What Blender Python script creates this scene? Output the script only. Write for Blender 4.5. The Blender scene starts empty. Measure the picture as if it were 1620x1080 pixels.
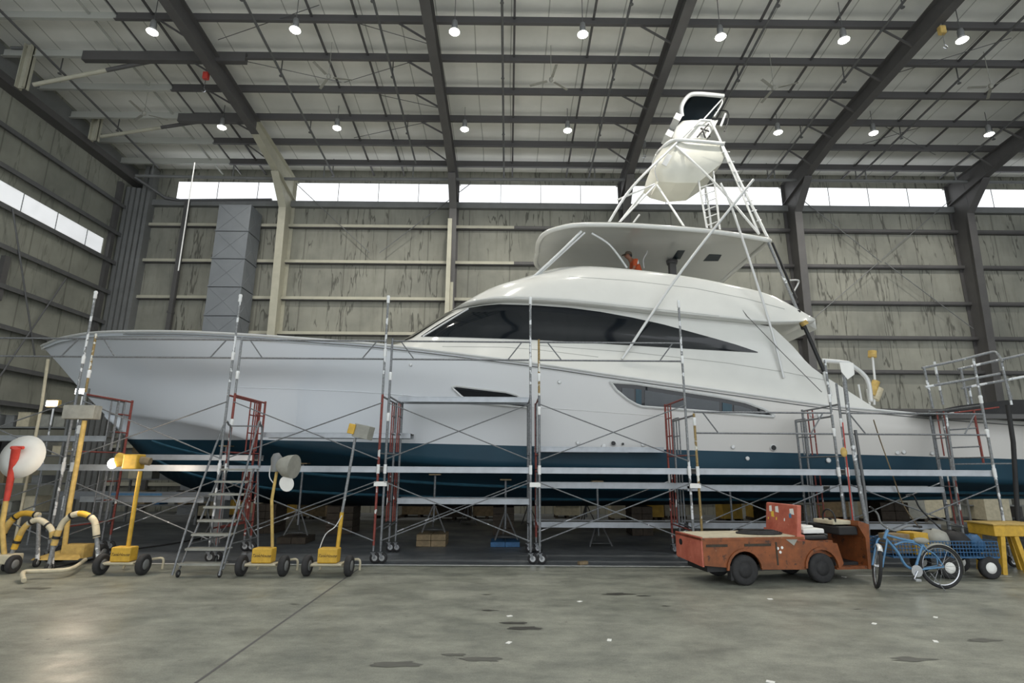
import bpy, bmesh, math, random
from mathutils import Vector, Matrix
from mathutils.bvhtree import BVHTree
random.seed(7)
V = Vector
SC = bpy.context.scene
COL = SC.collection

# ------------------------------------------------------------------ camera
FPX, CAMH = 860.0, 1.85
PITCH, YAW, RHO = math.atan(198/860), .006, .0065
CP = V((0, 0, CAMH))
Fv = V((math.sin(YAW)*math.cos(PITCH), math.cos(YAW)*math.cos(PITCH), math.sin(PITCH)))
R0 = V((math.cos(YAW), -math.sin(YAW), 0)); U0 = R0.cross(Fv)
Rv = R0*math.cos(RHO)+U0*math.sin(RHO); Uv = U0*math.cos(RHO)-R0*math.sin(RHO)
cam = bpy.data.objects.new('camera', bpy.data.cameras.new('camera')); COL.objects.link(cam)
M = Matrix((Rv, Uv, -Fv)).transposed().to_4x4(); M.translation = CP
cam.matrix_world = M
cam.data.sensor_width = 36; cam.data.lens = FPX/1620*36
cam.data.clip_end = 300
SC.camera = cam

def ray(x, y): return (Fv*FPX+Rv*(x-810)-Uv*(y-540)).normalized()
def P(x, y, Y=None, Z=None, X=None):
    d = ray(x, y)
    k = Y/d.y if Y is not None else ((Z-CAMH)/d.z if Z is not None else X/d.x)
    return CP+d*k

# ------------------------------------------------------------------ materials
def nt(name):
    m = bpy.data.materials.new(name); m.use_nodes = True
    t = m.node_tree; b = t.nodes['Principled BSDF']
    return m, t, b
def nd(t, typ, **kw):
    n = t.nodes.new(typ)
    for k, v in kw.items(): setattr(n, k, v)
    return n
def L(t, a, b): t.links.new(a, b)
def coords(t, sx=1, sy=1, sz=1):
    c = nd(t, 'ShaderNodeTexCoord'); mp = nd(t, 'ShaderNodeMapping')
    mp.inputs['Scale'].default_value = (sx, sy, sz); L(t, c.outputs['Object'], mp.inputs[0])
    return mp.outputs[0]
def noise(t, vec, scale, detail=4, rough=.6):
    n = nd(t, 'ShaderNodeTexNoise'); n.inputs['Scale'].default_value = scale
    n.inputs['Detail'].default_value = detail; n.inputs['Roughness'].default_value = rough
    L(t, vec, n.inputs['Vector']); return n.outputs['Fac']
def ramp(t, fac, stops):
    r = nd(t, 'ShaderNodeValToRGB'); el = r.color_ramp.elements
    while len(el) < len(stops): el.new(.5)
    for e, (p, c) in zip(el, stops):
        e.position = p; e.color = (c, c, c, 1) if isinstance(c, (int, float)) else (*c, 1)
    L(t, fac, r.inputs[0]); return r.outputs[0]
def mix(t, fac, a, b, mode='MIX'):
    m = nd(t, 'ShaderNodeMix', data_type='RGBA', blend_type=mode)
    if isinstance(fac, (int, float)): m.inputs[0].default_value = fac
    else: L(t, fac, m.inputs[0])
    for i, v in ((6, a), (7, b)):
        if isinstance(v, tuple): m.inputs[i].default_value = (*v, 1)
        else: L(t, v, m.inputs[i])
    return m.outputs[2]
def S(r, g, b):
    f = lambda c: (c/255/12.92 if c/255 <= .04045 else ((c/255+.055)/1.055)**2.4)
    return (f(r), f(g), f(b))
def mat(name, c, rough=.6, metal=0, var=.15, scale=6, emit=0, alpha=1, spec=None):
    m, t, b = nt(name)
    n = noise(t, coords(t), scale)
    lo = tuple(v*(1-var) for v in c); hi = tuple(min(1, v*(1+var)) for v in c)
    col = mix(t, ramp(t, n, [(.3, 0), (.7, 1)]), lo, hi)
    L(t, col, b.inputs['Base Color'])
    b.inputs['Roughness'].default_value = rough; b.inputs['Metallic'].default_value = metal
    if spec is not None: b.inputs['Specular IOR Level'].default_value = spec
    if emit:
        b.inputs['Emission Color'].default_value = (*c, 1); b.inputs['Emission Strength'].default_value = emit
    if alpha < 1: b.inputs['Alpha'].default_value = alpha
    return m
def splotch(name, base, white, amount, rough=.6, scale=5, metal=0):
    """metal tube smeared with overspray paint"""
    m, t, b = nt(name)
    v = coords(t)
    n = noise(t, v, scale, 3, .7); n2 = noise(t, v, 30, 2)
    c1 = mix(t, ramp(t, n2, [(.35, 0), (.65, 1)]), tuple(k*.75 for k in base), tuple(min(1, k*1.2) for k in base))
    col = mix(t, ramp(t, n, [(amount, 0), (amount+.02, 1)]), c1, white)
    L(t, col, b.inputs['Base Color']); b.inputs['Roughness'].default_value = rough; b.inputs['Metallic'].default_value = metal
    return m

MT = {}
MT['steel_dark'] = mat('painted_steel_dark', S(84, 83, 83), .55, 0, .1, 2)
MT['steel_mid'] = mat('painted_steel_mid', S(116, 118, 118), .55, 0, .1, 2)
MT['steel_beige'] = mat('painted_steel_beige', S(176, 174, 158), .6, 0, .08, 3)
MT['pipe_dark'] = mat('pipe_dark', S(95, 96, 97), .5, .1, .1)
MT['galv'] = splotch('galvanised_tube', S(118, 121, 124), S(215, 217, 219), .70, .45, 2.6, .3)
MT['galvw'] = splotch('galvanised_tube_whitened', S(132, 135, 137), S(218, 221, 223), .56, .55, 2.2, .15)
MT['redtube'] = splotch('red_tube', S(126, 58, 50), S(205, 205, 203), .62, .6, 2.4)
MT['yeltube'] = splotch('ochre_tube', S(146, 124, 78), S(214, 214, 206), .55, .6, 2.4)
MT['alu'] = mat('aluminium_plank', S(163, 168, 173), .42, .5, .15, 3)
MT['plank_top'] = mat('plank_deck', S(120, 118, 112), .7, 0, .2, 5)
MT['rubber'] = mat('black_rubber', S(42, 42, 43), .8, 0, .25, 12)
MT['black'] = mat('black_plastic', S(28, 29, 31), .5, 0, .2, 8)
MT['white'] = mat('white_gloss', S(212, 213, 209), .13, 0, .02, 2)
MT['whitetube'] = mat('white_powder_tube', S(208, 210, 210), .3, .1, .04, 3)
MT['yeldull'] = mat('dull_yellow_paint', S(168, 138, 58), .7, 0, .25, 5)
MT['yellow'] = mat('yellow_paint', S(198, 158, 54), .55, 0, .18, 9)
MT['yelworn'] = mat('worn_yellow_wood', S(186, 158, 92), .7, 0, .25, 7)
MT['beige'] = mat('beige_dusty', S(188, 180, 156), .8, 0, .15, 8)
MT['wood'] = mat('raw_timber', S(128, 112, 86), .8, 0, .25, 10)
MT['wooddark'] = mat('dark_timber', S(62, 54, 45), .85, 0, .3, 8)
MT['red'] = mat('red_paint', S(178, 58, 48), .55, 0, .2, 9)
MT['greybox'] = mat('dusty_grey_box', S(146, 146, 138), .7, 0, .15, 6)
MT['duct'] = mat('grey_sheet_metal', S(128, 133, 138), .5, .15, .08, 1.5)
MT['blue'] = mat('blue_paint', S(88, 132, 170), .4, .1, .15, 8)
MT['bluedark'] = mat('dark_blue_plastic', S(45, 90, 130), .6, 0, .25, 10)
MT['chrome'] = mat('chrome', S(190, 192, 195), .25, .9, .05, 6)
MT['skin'] = mat('skin', S(140, 98, 78), .6, 0, .1, 8)
MT['orange_cloth'] = mat('orange_cloth', S(176, 78, 40), .85, 0, .2, 12)
MT['denim'] = mat('dark_trousers', S(50, 56, 70), .85, 0, .2, 12)
MT['cap'] = mat('grey_cap', S(98, 88, 76), .85, 0, .2, 12)
MT['navy'] = mat('dark_navy_lining', S(22, 40, 52), .35, 0, .15, 3)
MT['paper'] = mat('white_paper', S(232, 232, 228), .8, 0, .03)
MT['yelpatch'] = mat('yellow_patch', S(226, 188, 70), .8, 0, .03)
MT['lamp'] = mat('lamp_glow', (1, .97, .88), .5, 0, 0, 1, emit=26)
MT['flood'] = mat('flood_glow', (1, .93, .8), .5, 0, 0, 1, emit=22)
MT['floodw'] = mat('flood_glow_white', (1, .98, .94), .5, 0, 0, 1, emit=8)
MT['tarp'] = mat('black_tarp', S(34, 34, 35), .7, 0, .3, 4)
MT['dish'] = mat('matte_dish_white', S(205, 206, 202), .75, 0, .04, 3)
MT['plastic_film'] = mat('white_tape', S(228, 230, 230), .6, 0, .03)

# orange truck paint with chips
def m_truck():
    m, t, b = nt('worn_orange_paint'); v = coords(t)
    c = mix(t, ramp(t, noise(t, v, 5), [(.35, 0), (.7, 1)]), S(112, 64, 34), S(146, 82, 42))
    c = mix(t, ramp(t, noise(t, v, 26, 5, .75), [(.68, 0), (.72, 1)]), c, S(216, 190, 165))
    c = mix(t, ramp(t, noise(t, v, 7, 5, .7), [(.36, 1), (.42, 0)]), c, S(66, 44, 34))
    L(t, c, b.inputs['Base Color']); b.inputs['Roughness'].default_value = .55
    return m
MT['orange'] = m_truck()
def m_truck2():
    m, t, b = nt('faded_red_paint'); v = coords(t)
    c = mix(t, ramp(t, noise(t, v, 5), [(.35, 0), (.7, 1)]), S(168, 86, 68), S(196, 112, 92))
    c = mix(t, ramp(t, noise(t, v, 20, 5, .75), [(.66, 0), (.7, 1)]), c, S(226, 200, 180))
    L(t, c, b.inputs['Base Color']); b.inputs['Roughness'].default_value = .6
    return m
MT['faded'] = m_truck2()

def m_floor():
    m, t, b = nt('concrete_floor'); v = coords(t)
    big = ramp(t, noise(t, v, .35, 5, .6), [(.3, 0), (.7, 1)])
    c = mix(t, big, S(108, 111, 102), S(142, 144, 132))
    vs = coords(t, .75, 1.25, 1)
    sm = ramp(t, noise(t, vs, 1.7, 10, .78), [(.38, 0), (.64, 1)])
    c = mix(t, .72, c, mix(t, sm, S(82, 84, 77), S(160, 161, 148)))
    st = ramp(t, noise(t, vs, .9, 4, .65), [(.66, 0), (.70, 1)])
    stf = nd(t, 'ShaderNodeMath', operation='MULTIPLY'); L(t, st, stf.inputs[0]); stf.inputs[1].default_value = .4
    c = mix(t, stf.outputs[0], c, S(84, 82, 76))
    sp = ramp(t, noise(t, v, 9, 4, .6), [(.68, 0), (.72, .8)])
    c = mix(t, sp, c, S(70, 70, 64))
    c = mix(t, .25, c, mix(t, ramp(t, noise(t, v, 60, 4, .7), [(.35, 0), (.65, 1)]), S(90, 92, 84), S(170, 172, 160)))
    # bluish, darker tone beyond the white line
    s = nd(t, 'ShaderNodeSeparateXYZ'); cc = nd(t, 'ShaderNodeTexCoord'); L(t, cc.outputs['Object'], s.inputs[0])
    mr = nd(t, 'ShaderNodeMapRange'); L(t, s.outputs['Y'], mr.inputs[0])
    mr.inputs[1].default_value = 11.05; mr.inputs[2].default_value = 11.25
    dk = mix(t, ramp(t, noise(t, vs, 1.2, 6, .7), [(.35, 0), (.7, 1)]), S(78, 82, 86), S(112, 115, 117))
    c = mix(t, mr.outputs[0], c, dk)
    L(t, c, b.inputs['Base Color'])
    L(t, ramp(t, noise(t, v, .8, 5), [(.35, .3), (.65, .6)]), b.inputs['Roughness'])
    bp = nd(t, 'ShaderNodeBump'); bp.inputs['Strength'].default_value = .08
    L(t, noise(t, v, 20, 6), bp.inputs['Height']); L(t, bp.outputs[0], b.inputs['Normal'])
    return m
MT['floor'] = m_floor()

def m_wall(axis='X', tint=(1, 1, 1), streaky=1.0):
    m, t, b = nt('insulated_wall_'+axis.lower())
    sc = (2.4, 1, .33) if axis == 'X' else (1, 2.0, .33)
    v = coords(t); vs = coords(t, *sc)
    A = tuple(a*k for a, k in zip(S(122, 123, 115), tint)); B = tuple(a*k for a, k in zip(S(150, 150, 139), tint))
    c = mix(t, ramp(t, noise(t, v, .5, 4), [(.3, 0), (.7, 1)]), A, B)
    n = noise(t, vs, 1.25, 3, .5)
    d = nd(t, 'ShaderNodeMath', operation='SUBTRACT'); L(t, n, d.inputs[0]); d.inputs[1].default_value = .5
    a = nd(t, 'ShaderNodeMath', operation='ABSOLUTE'); L(t, d.outputs[0], a.inputs[0])
    thin = ramp(t, a.outputs[0], [(.0, 1), (.013, .85), (.024, 0)])
    msk = ramp(t, noise(t, vs, .8, 2), [(.46, 0), (.54, 1)])
    f = nd(t, 'ShaderNodeMath', operation='MULTIPLY'); L(t, thin, f.inputs[0]); L(t, msk, f.inputs[1])
    f2 = nd(t, 'ShaderNodeMath', operation='MULTIPLY'); L(t, f.outputs[0], f2.inputs[0]); f2.inputs[1].default_value = .72*streaky
    c = mix(t, f2.outputs[0], c, S(56, 55, 50))
    sm = ramp(t, noise(t, vs, 1.5, 6, .7), [(.5, 0), (.78, 1)])
    f3 = nd(t, 'ShaderNodeMath', operation='MULTIPLY'); L(t, sm, f3.inputs[0]); f3.inputs[1].default_value = .5*streaky
    c = mix(t, f3.outputs[0], c, S(96, 94, 84))
    w = nd(t, 'ShaderNodeTexWave', wave_type='BANDS', bands_direction=axis); w.inputs['Scale'].default_value = .17; w.inputs['Distortion'].default_value = .2
    L(t, v, w.inputs['Vector'])
    seam = ramp(t, w.outputs['Fac'], [(.0, .6), (.0025, 0)])
    c = mix(t, seam, c, S(84, 83, 76))
    L(t, c, b.inputs['Base Color']); b.inputs['Roughness'].default_value = .75
    return m
MT['wall'] = m_wall('X'); MT['wall_left'] = m_wall('Y', (1.02, 1.04, 1.04), .45)
def m_roof():
    m, t, b = nt('roof_insulation_facing'); v = coords(t)
    c = mix(t, ramp(t, noise(t, v, .5, 4), [(.3, 0), (.7, 1)]), S(226, 227, 221), S(243, 243, 238))
    w = nd(t, 'ShaderNodeTexWave', wave_type='BANDS', bands_direction='X'); w.inputs['Scale'].default_value = .262; w.inputs['Distortion'].default_value = .35
    L(t, v, w.inputs['Vector'])
    seam = ramp(t, w.outputs['Fac'], [(.0, 1), (.004, 0)])
    c = mix(t, seam, c, S(170, 171, 164))
    L(t, c, b.inputs['Base Color']); b.inputs['Roughness'].default_value = .7
    return m
MT['roof'] = m_roof()
def m_purlin():
    m, t, b = nt('purlin_paint')
    s = nd(t, 'ShaderNodeSeparateXYZ'); cc = nd(t, 'ShaderNodeTexCoord'); L(t, cc.outputs['Object'], s.inputs[0])
    g = nd(t, 'ShaderNodeMath', operation='GREATER_THAN'); L(t, s.outputs['X'], g.inputs[0]); g.inputs[1].default_value = -12.45
    c = mix(t, g.outputs[0], S(176, 178, 172), S(84, 83, 84))
    L(t, c, b.inputs['Base Color']); b.inputs['Roughness'].default_value = .55
    return m
MT['purlin'] = m_purlin()
def m_win():
    m, t, b = nt('translucent_panel'); v = coords(t)
    n = ramp(t, noise(t, v, 2.2, 5, .7), [(.3, .82), (.6, 1.0)])
    L(t, mix(t, 1.0, n, (.96, .98, 1.0), 'MULTIPLY'), b.inputs['Emission Color'])
    b.inputs['Emission Strength'].default_value = 1.25
    b.inputs['Base Color'].default_value = (.8, .82, .85, 1)
    return m
MT['win'] = m_win(); MT['win2'] = m_win(); MT['win2'].node_tree.nodes['Principled BSDF'].inputs['Emission Strength'].default_value = .62
def m_hull():
    m, t, b = nt('hull_paint')
    s = nd(t, 'ShaderNodeSeparateXYZ'); cc = nd(t, 'ShaderNodeTexCoord'); L(t, cc.outputs['Object'], s.inputs[0])
    # waterline plane (boat sits a little bow-high): z + k x
    a = nd(t, 'ShaderNodeMath', operation='MULTIPLY_ADD'); L(t, s.outputs['X'], a.inputs[0]); a.inputs[1].default_value = WLK; L(t, s.outputs['Z'], a.inputs[2])
    g = nd(t, 'ShaderNodeMath', operation='GREATER_THAN'); L(t, a.outputs[0], g.inputs[0]); g.inputs[1].default_value = WLZ
    v = coords(t)
    nv = ramp(t, noise(t, v, .6, 4), [(.3, 0), (.7, 1)])
    gx = nd(t, 'ShaderNodeMapRange'); L(t, s.outputs['X'], gx.inputs[0]); gx.inputs[1].default_value = -5; gx.inputs[2].default_value = 6  # daylight painted into the topsides: bluish toward the bow, warmer aft
    daylit_primer = mix(t, gx.outputs[0], S(214, 220, 227), S(212, 210, 206))
    teal = mix(t, nv, S(20, 56, 74), S(28, 68, 86))
    c = mix(t, g.outputs[0], teal, daylit_primer)
    L(t, c, b.inputs['Base Color']); b.inputs['Roughness'].default_value = .5
    return m
def m_glassdark():
    m, t, b = nt('tinted_glass')
    b.inputs['Base Color'].default_value = (*S(14, 20, 26), 1); b.inputs['Roughness'].default_value = .06
    return m
MT['glass'] = m_glassdark()

# ------------------------------------------------------------------ mesh builder
class MB:
    def __init__(s): s.v = []; s.f = []; s.mi = []; s.cur = 0; s.sm = []
    def _add(s, vs, fs, smooth=False):
        o = len(s.v); s.v += [V(a) for a in vs]
        for f in fs: s.f.append([i+o for i in f]); s.mi.append(s.cur); s.sm.append(smooth)
        return s
    def box(s, c, d, rot=None):
        c = V(c); x, y, z = (k/2 for k in d)
        vs = [V((i*x, j*y, k*z)) for i in (-1, 1) for j in (-1, 1) for k in (-1, 1)]
        if rot is not None: vs = [rot @ p for p in vs]
        return s._add([c+p for p in vs], [(0, 1, 3, 2), (4, 6, 7, 5), (0, 4, 5, 1), (2, 3, 7, 6), (0, 2, 6, 4), (1, 5, 7, 3)])
    def bbox(s, a, b):
        a = V(a); b = V(b); return s.box((a+b)/2, [abs(k) for k in (b-a)])
    def bar(s, a, b, w, h, up=(0, 0, 1)):
        a = V(a); b = V(b); z = (b-a); ln = z.length
        if ln < 1e-6: return s
        z.normalize(); x = V(up).cross(z)
        if x.length < 1e-3: x = V((1, 0, 0)).cross(z)
        x.normalize(); y = z.cross(x)
        return s.box((a+b)/2, (w, h, ln), Matrix((x, y, z)).transposed())
    def tube(s, pts, r, n=8, cap=True, closed=False):
        pts = [V(p) for p in pts]; m = len(pts); rs = r if isinstance(r, (list, tuple)) else [r]*m
        t0 = (pts[1]-pts[0]).normalized(); ref = V((0, 0, 1)) if abs(t0.z) < .9 else V((1, 0, 0))
        nx = t0.cross(ref).normalized(); vs = []
        for i, p in enumerate(pts):
            if closed: tg = (pts[(i+1) % m]-pts[i-1])
            else: tg = pts[min(i+1, m-1)]-pts[max(i-1, 0)]
            tg.normalize(); nx = (nx-tg*nx.dot(tg)).normalized(); ny = tg.cross(nx)
            for k in range(n):
                a = 2*math.pi*k/n; vs.append(p+nx*(rs[i]*math.cos(a))+ny*(rs[i]*math.sin(a)))
        fs = []
        for i in range(m if closed else m-1):
            j = (i+1) % m
            for k in range(n): fs.append((i*n+k, i*n+(k+1) % n, j*n+(k+1) % n, j*n+k))
        o = len(s.v); s._add(vs, fs, n > 6)
        if cap and not closed:
            for q in (list(range(n-1, -1, -1)), [(m-1)*n+k for k in range(n)]): s._add([vs[i] for i in q], [tuple(range(n))])
        return s
    def lathe(s, prof, c=(0, 0, 0), axis=(0, 0, 1), n=20, smooth=True):
        c = V(c); z = V(axis).normalized(); ref = V((0, 0, 1)) if abs(z.z) < .9 else V((1, 0, 0))
        x = z.cross(ref).normalized(); y = z.cross(x); vs = []; fs = []
        for r, h in prof:
            for k in range(n):
                a = 2*math.pi*k/n; vs.append(c+z*h+x*(r*math.cos(a))+y*(r*math.sin(a)))
        for i in range(len(prof)-1):
            for k in range(n): fs.append((i*n+k, i*n+(k+1) % n, (i+1)*n+(k+1) % n, (i+1)*n+k))
        s._add(vs, fs, smooth)
        for q in (list(range(n-1, -1, -1)), [(len(prof)-1)*n+k for k in range(n)]): s._add([vs[i] for i in q], [tuple(range(n))])
        return s
    def ball(s, c, r, sx=1, sy=1, sz=1, n=12):
        prof = [(max(1e-3, math.sin(math.pi*i/8))*r, -math.cos(math.pi*i/8)*r) for i in range(9)]
        o = len(s.v); s.lathe(prof, (0, 0, 0), n=n)
        for i in range(o, len(s.v)): p = s.v[i]; s.v[i] = V((p.x*sx, p.y*sy, p.z*sz))+V(c)
        return s
    def prism(s, poly, off):
        n = len(poly); off = V(off); vs = [V(p) for p in poly]; vs += [p+off for p in vs]
        return s._add(vs, [tuple(range(n-1, -1, -1)), tuple(range(n, 2*n))]+[(i, (i+1) % n, n+(i+1) % n, n+i) for i in range(n)])
    def grid(s, rows, smooth=True, flip=False):
        n = len(rows[0]); vs = [p for r in rows for p in r]; fs = []
        for i in range(len(rows)-1):
            for j in range(n-1):
                q = (i*n+j, i*n+j+1, (i+1)*n+j+1, (i+1)*n+j); fs.append(q[::-1] if flip else q)
        return s._add(vs, fs, smooth)
    def build(s, name, m, parent=None, origin=None, merge=False, solid=0, bevel=0):
        me = bpy.data.meshes.new(name)
        off = V((0, 0, 0))
        if parent is not None and not parent.get('_local'): off = wloc(parent)
        if origin is not None: off = V(origin)
        me.from_pydata([p-off for p in s.v], [], s.f)
        for mm in (m if isinstance(m, (list, tuple)) else [m]): me.materials.append(MT[mm] if isinstance(mm, str) else mm)
        for p, i, k in zip(me.polygons, s.mi, s.sm): p.material_index = i; p.use_smooth = k
        bm = bmesh.new(); bm.from_mesh(me)
        if merge: bmesh.ops.remove_doubles(bm, verts=bm.verts, dist=1e-4)
        bmesh.ops.recalc_face_normals(bm, faces=bm.faces); bm.to_mesh(me); bm.free()
        o = bpy.data.objects.new(name, me); COL.objects.link(o)
        if parent is not None:
            o.parent = parent
            if not parent.get('_local') and origin is not None: o.location = V(origin)-wloc(parent)
        elif origin is not None: o.location = origin
        if parent is not None and parent.get('_local'): o['_local'] = 1
        if solid:
            md = o.modifiers.new('solid', 'SOLIDIFY'); md.thickness = solid; md.offset = 0
        if bevel:
            md = o.modifiers.new('bevel', 'BEVEL'); md.width = bevel; md.segments = 2
        return o
def wloc(o):
    p = V((0, 0, 0))
    while o is not None: p = p+o.location; o = o.parent
    return p
def tag(o, label=None, cat=None, group=None, kind=None):
    if label: o['label'] = label
    if cat: o['category'] = cat
    if group: o['group'] = group
    if kind: o['kind'] = kind
    return o
def empty(name, loc=(0, 0, 0), rz=0, local=False):
    o = bpy.data.objects.new(name, None); COL.objects.link(o); o.location = loc; o.rotation_euler = (0, 0, rz)
    o.empty_display_size = .1
    if local: o['_local'] = 1
    return o
def dup(o, loc=None, rz=None, parent=None):
    c = o.copy(); COL.objects.link(c)
    if parent is not None: c.parent = parent
    if loc is not None: c.location = loc
    if rz is not None: c.rotation_euler = (0, 0, rz)
    for ch in [x for x in SC.objects if x.parent == o]: dup(ch, parent=c)
    return c
def arc(c, r, a0, a1, n, plane='XZ'):
    out = []
    for i in range(n+1):
        a = math.radians(a0+(a1-a0)*i/n); u, w = r*math.cos(a), r*math.sin(a)
        out.append(V(c)+(V((u, 0, w)) if plane == 'XZ' else V((u, w, 0)) if plane == 'XY' else V((0, u, w))))
    return out
def spl(pts, n=8):
    """Catmull-Rom through points"""
    pts = [V(p) for p in pts]; out = []
    for i in range(len(pts)-1):
        p0, p1, p2, p3 = pts[max(i-1, 0)], pts[i], pts[i+1], pts[min(i+2, len(pts)-1)]
        for k in range(n):
            t = k/n; out.append(.5*((2*p1)+(p2-p0)*t+(2*p0-5*p1+4*p2-p3)*t*t+(3*p1-p0-3*p2+p3)*t**3))
    return out+[pts[-1]]

# ------------------------------------------------------------------ building shell
WY = 23.0; WX = -17.3; EX = 36.0
def zr(y): return 16.85-.0833*y
def struct(mb, name, m, label, cat='building', origin=None):
    o = mb.build(name, m, origin=origin); tag(o, label, cat, kind='structure'); return o
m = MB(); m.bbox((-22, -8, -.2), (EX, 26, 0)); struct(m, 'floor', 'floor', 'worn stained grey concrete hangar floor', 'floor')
# back wall with a strip of translucent panels
WZ0, WZ1 = 13.62, 14.62
m = MB(); m.bbox((WX-.1, WY, 0), (EX, WY+.15, WZ0)); m.bbox((WX-.1, WY, WZ1), (EX, WY+.15, 15.6)); m.bbox((WX-.1, WY, WZ0), (-15.35, WY+.15, WZ1))
struct(m, 'wall_back', 'wall', 'stained beige insulated wall behind the yacht', 'wall')
m = MB()
LZ = lambda x, y: P(x, y, X=WX)
wl_y1 = LZ(165, 388).y; wl_top = 9.75; wl_bot = 8.75
pt = LZ(165, 377); pb = LZ(164, 403); wl_top = pt.z; wl_bot = pb.z; wl_y1 = pt.y
m.bbox((WX-.15, -8, 0), (WX, WY, wl_bot)); m.bbox((WX-.15, -8, wl_top), (WX, WY, 18)); m.bbox((WX-.15, wl_y1, wl_bot), (WX, WY, wl_top))
struct(m, 'wall_left', 'wall_left', 'stained grey insulated end wall left of the bow', 'wall')
m = MB(); m.bbox((EX, -8, 0), (EX+.15, WY, 18)); struct(m, 'wall_right', 'wall_left', 'far insulated end wall beyond the stern', 'wall')
m = MB(); m._add([(WX-.2, WY+.1, zr(WY)+.32), (EX, WY+.1, zr(WY)+.32), (EX, -8, zr(-8)+.32), (WX-.2, -8, zr(-8)+.32)], [(0, 1, 2, 3)])
struct(m, 'ceiling', 'roof', 'pale insulated sloping roof lining between purlins', 'ceiling')
colX = [-10.0, -2.5, 5.15, 12.75, 20.4, 28.0]
edges = [(-15.35, -10.35)]+[(colX[i]+.22, colX[i+1]-.22) for i in range(5)]
for i, (a, b) in enumerate(edges):
    m = MB(); m.cur = 0; m.bbox((a, WY+.02, WZ0), (b, WY+.06, WZ1)); m.cur = 1
    x = a+1.85
    while x < b-.4: m.bbox((x-.012, WY, WZ0), (x+.012, WY+.02, WZ1)); x += 1.85
    struct(m, 'window_%d' % (i+1), ['win', 'steel_mid'], 'glowing translucent window strip panel under the eave, bay %s' % ['left of the first beige column', 'right of the first beige column', 'in the middle above the windshield', 'behind the tuna tower', 'right of the tuna tower', 'at the far right edge'][i], 'window')
m = MB(); m.cur = 0; m.bbox((WX-.08, 5, wl_bot), (WX-.04, wl_y1, wl_top)); m.cur = 1
for k in range(10): m.bbox((WX-.04, wl_y1-.9-k*1.5-.01, wl_bot), (WX-.02, wl_y1-.9-k*1.5+.01, wl_top))
struct(m, 'window_7', ['win2', 'steel_mid'], 'glowing translucent window strip in the left end wall', 'window')

TR = [0]
def trim(mb, mt, label, cat='trim', origin=None):
    TR[0] += 1; return struct(mb, 'trim_%d' % TR[0], mt, label, cat, origin)
# sill beam and girts of back wall
gz = [12.43, 10.72, 9.02, 7.45, 5.95, 4.3, 2.6, 1.1]
names = ['highest', 'second highest', 'third highest', 'fourth', 'fifth', 'sixth', 'seventh', 'lowest']
m = MB(); m.bbox((WX, WY-.22, WZ0-.3), (EX, WY, WZ0-.02)); trim(m, 'steel_mid', 'steel sill beam running under the back wall windows', 'beam')
for z, nm in zip(gz, names):
    m = MB()
    for xa, xb, cu in ((WX, .2, 0), (.2, EX, 1)):
        m.cur = cu; m.bbox((xa, WY-.2, z-.02), (xb, WY, z+.03)); m.bbox((xa, WY-.21, z-.1), (xb, WY-.19, z+.03))
    m.cur = 1; m.bbox((WX, WY-.17, z-.13), (EX, WY-.002, z-.02))  # dark bar below each girt stands in for its contact shadow
    trim(m, ['steel_beige', 'steel_dark'], '%s horizontal wall girt across the stained back wall' % nm, 'girt')
# left wall girts, from the photo's lines
for k, (x, y) in enumerate([(207, 335), (198, 377), (192, 422), (183, 467), (175, 513), (81, 537), (60, 590), (40, 640)]):
    p = P(x, y, X=WX+.1); z = p.z
    m = MB(); m.bbox((WX, 2, z-.04), (WX+.22, WY, z+.04)); m.bbox((WX+.2, 2, z-.12), (WX+.22, WY, z+.04))
    trim(m, 'pipe_dark', '%s girt running along the left end wall' % (names[k]), 'girt')
m = MB()
for x, y in ((90, 365), (125, 385)): pass
for yy, z0, z1 in ((13.5, 7.2, 8.75), (17.5, 7.2, 8.75), (21.9, 7, 14)):
    m.bbox((WX, yy, z0), (WX+.16, yy+.22, z1))
trim(m, 'steel_dark', 'short upright posts framing the left wall girts', 'post')
def pr(a, b, r=.015): return MB().tube([a, b], r, 6)
lw = [((0, 110), (25, 265)), ((20, 330), (55, 562)), ((105, 440), (0, 595)), ((110, 220), (95, 260)), ((180, 230), (165, 355))]
for k, (a, b) in enumerate(lw[1:3]):
    trim(pr(P(*a, X=WX+.25), P(*b, X=WX+.25), .03), 'pipe_dark', ['thin brace rod falling down the left end wall', 'thin brace rod rising across the left end wall'][k], 'brace rod')
# dark recess frame + eave beam on left wall
pe = P(213, 290, X=WX+.2)
m = MB(); m.bbox((WX, 2, pe.z-.05), (WX+.45, WY, pe.z+.22)); trim(m, 'steel_dark', 'dark eave beam at the top of the left end wall', 'beam')
m = MB(); m._add([(WX+.02, 2, pe.z+.2), (WX+.02, WY, pe.z+.2), (WX+.02, WY, zr(WY)+.2), (WX+.02, 2, zr(2)+.2)], [(0, 1, 2, 3)])
trim(m, 'steel_mid', 'rusty grey gable beam panel above the left eave beam', 'panel')
# corner pilaster (ribbed) left
m = MB()
a = P(203, 300, Y=WY-.5).x
for k in range(5): m.bbox((a+k*.2, WY-.62+.05*k, 0), (a+.16+k*.2, WY, 15.1 if k > 2 else 14.0))
trim(m, 'steel_mid', 'ribbed grey corner column where the two walls meet', 'column')
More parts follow.
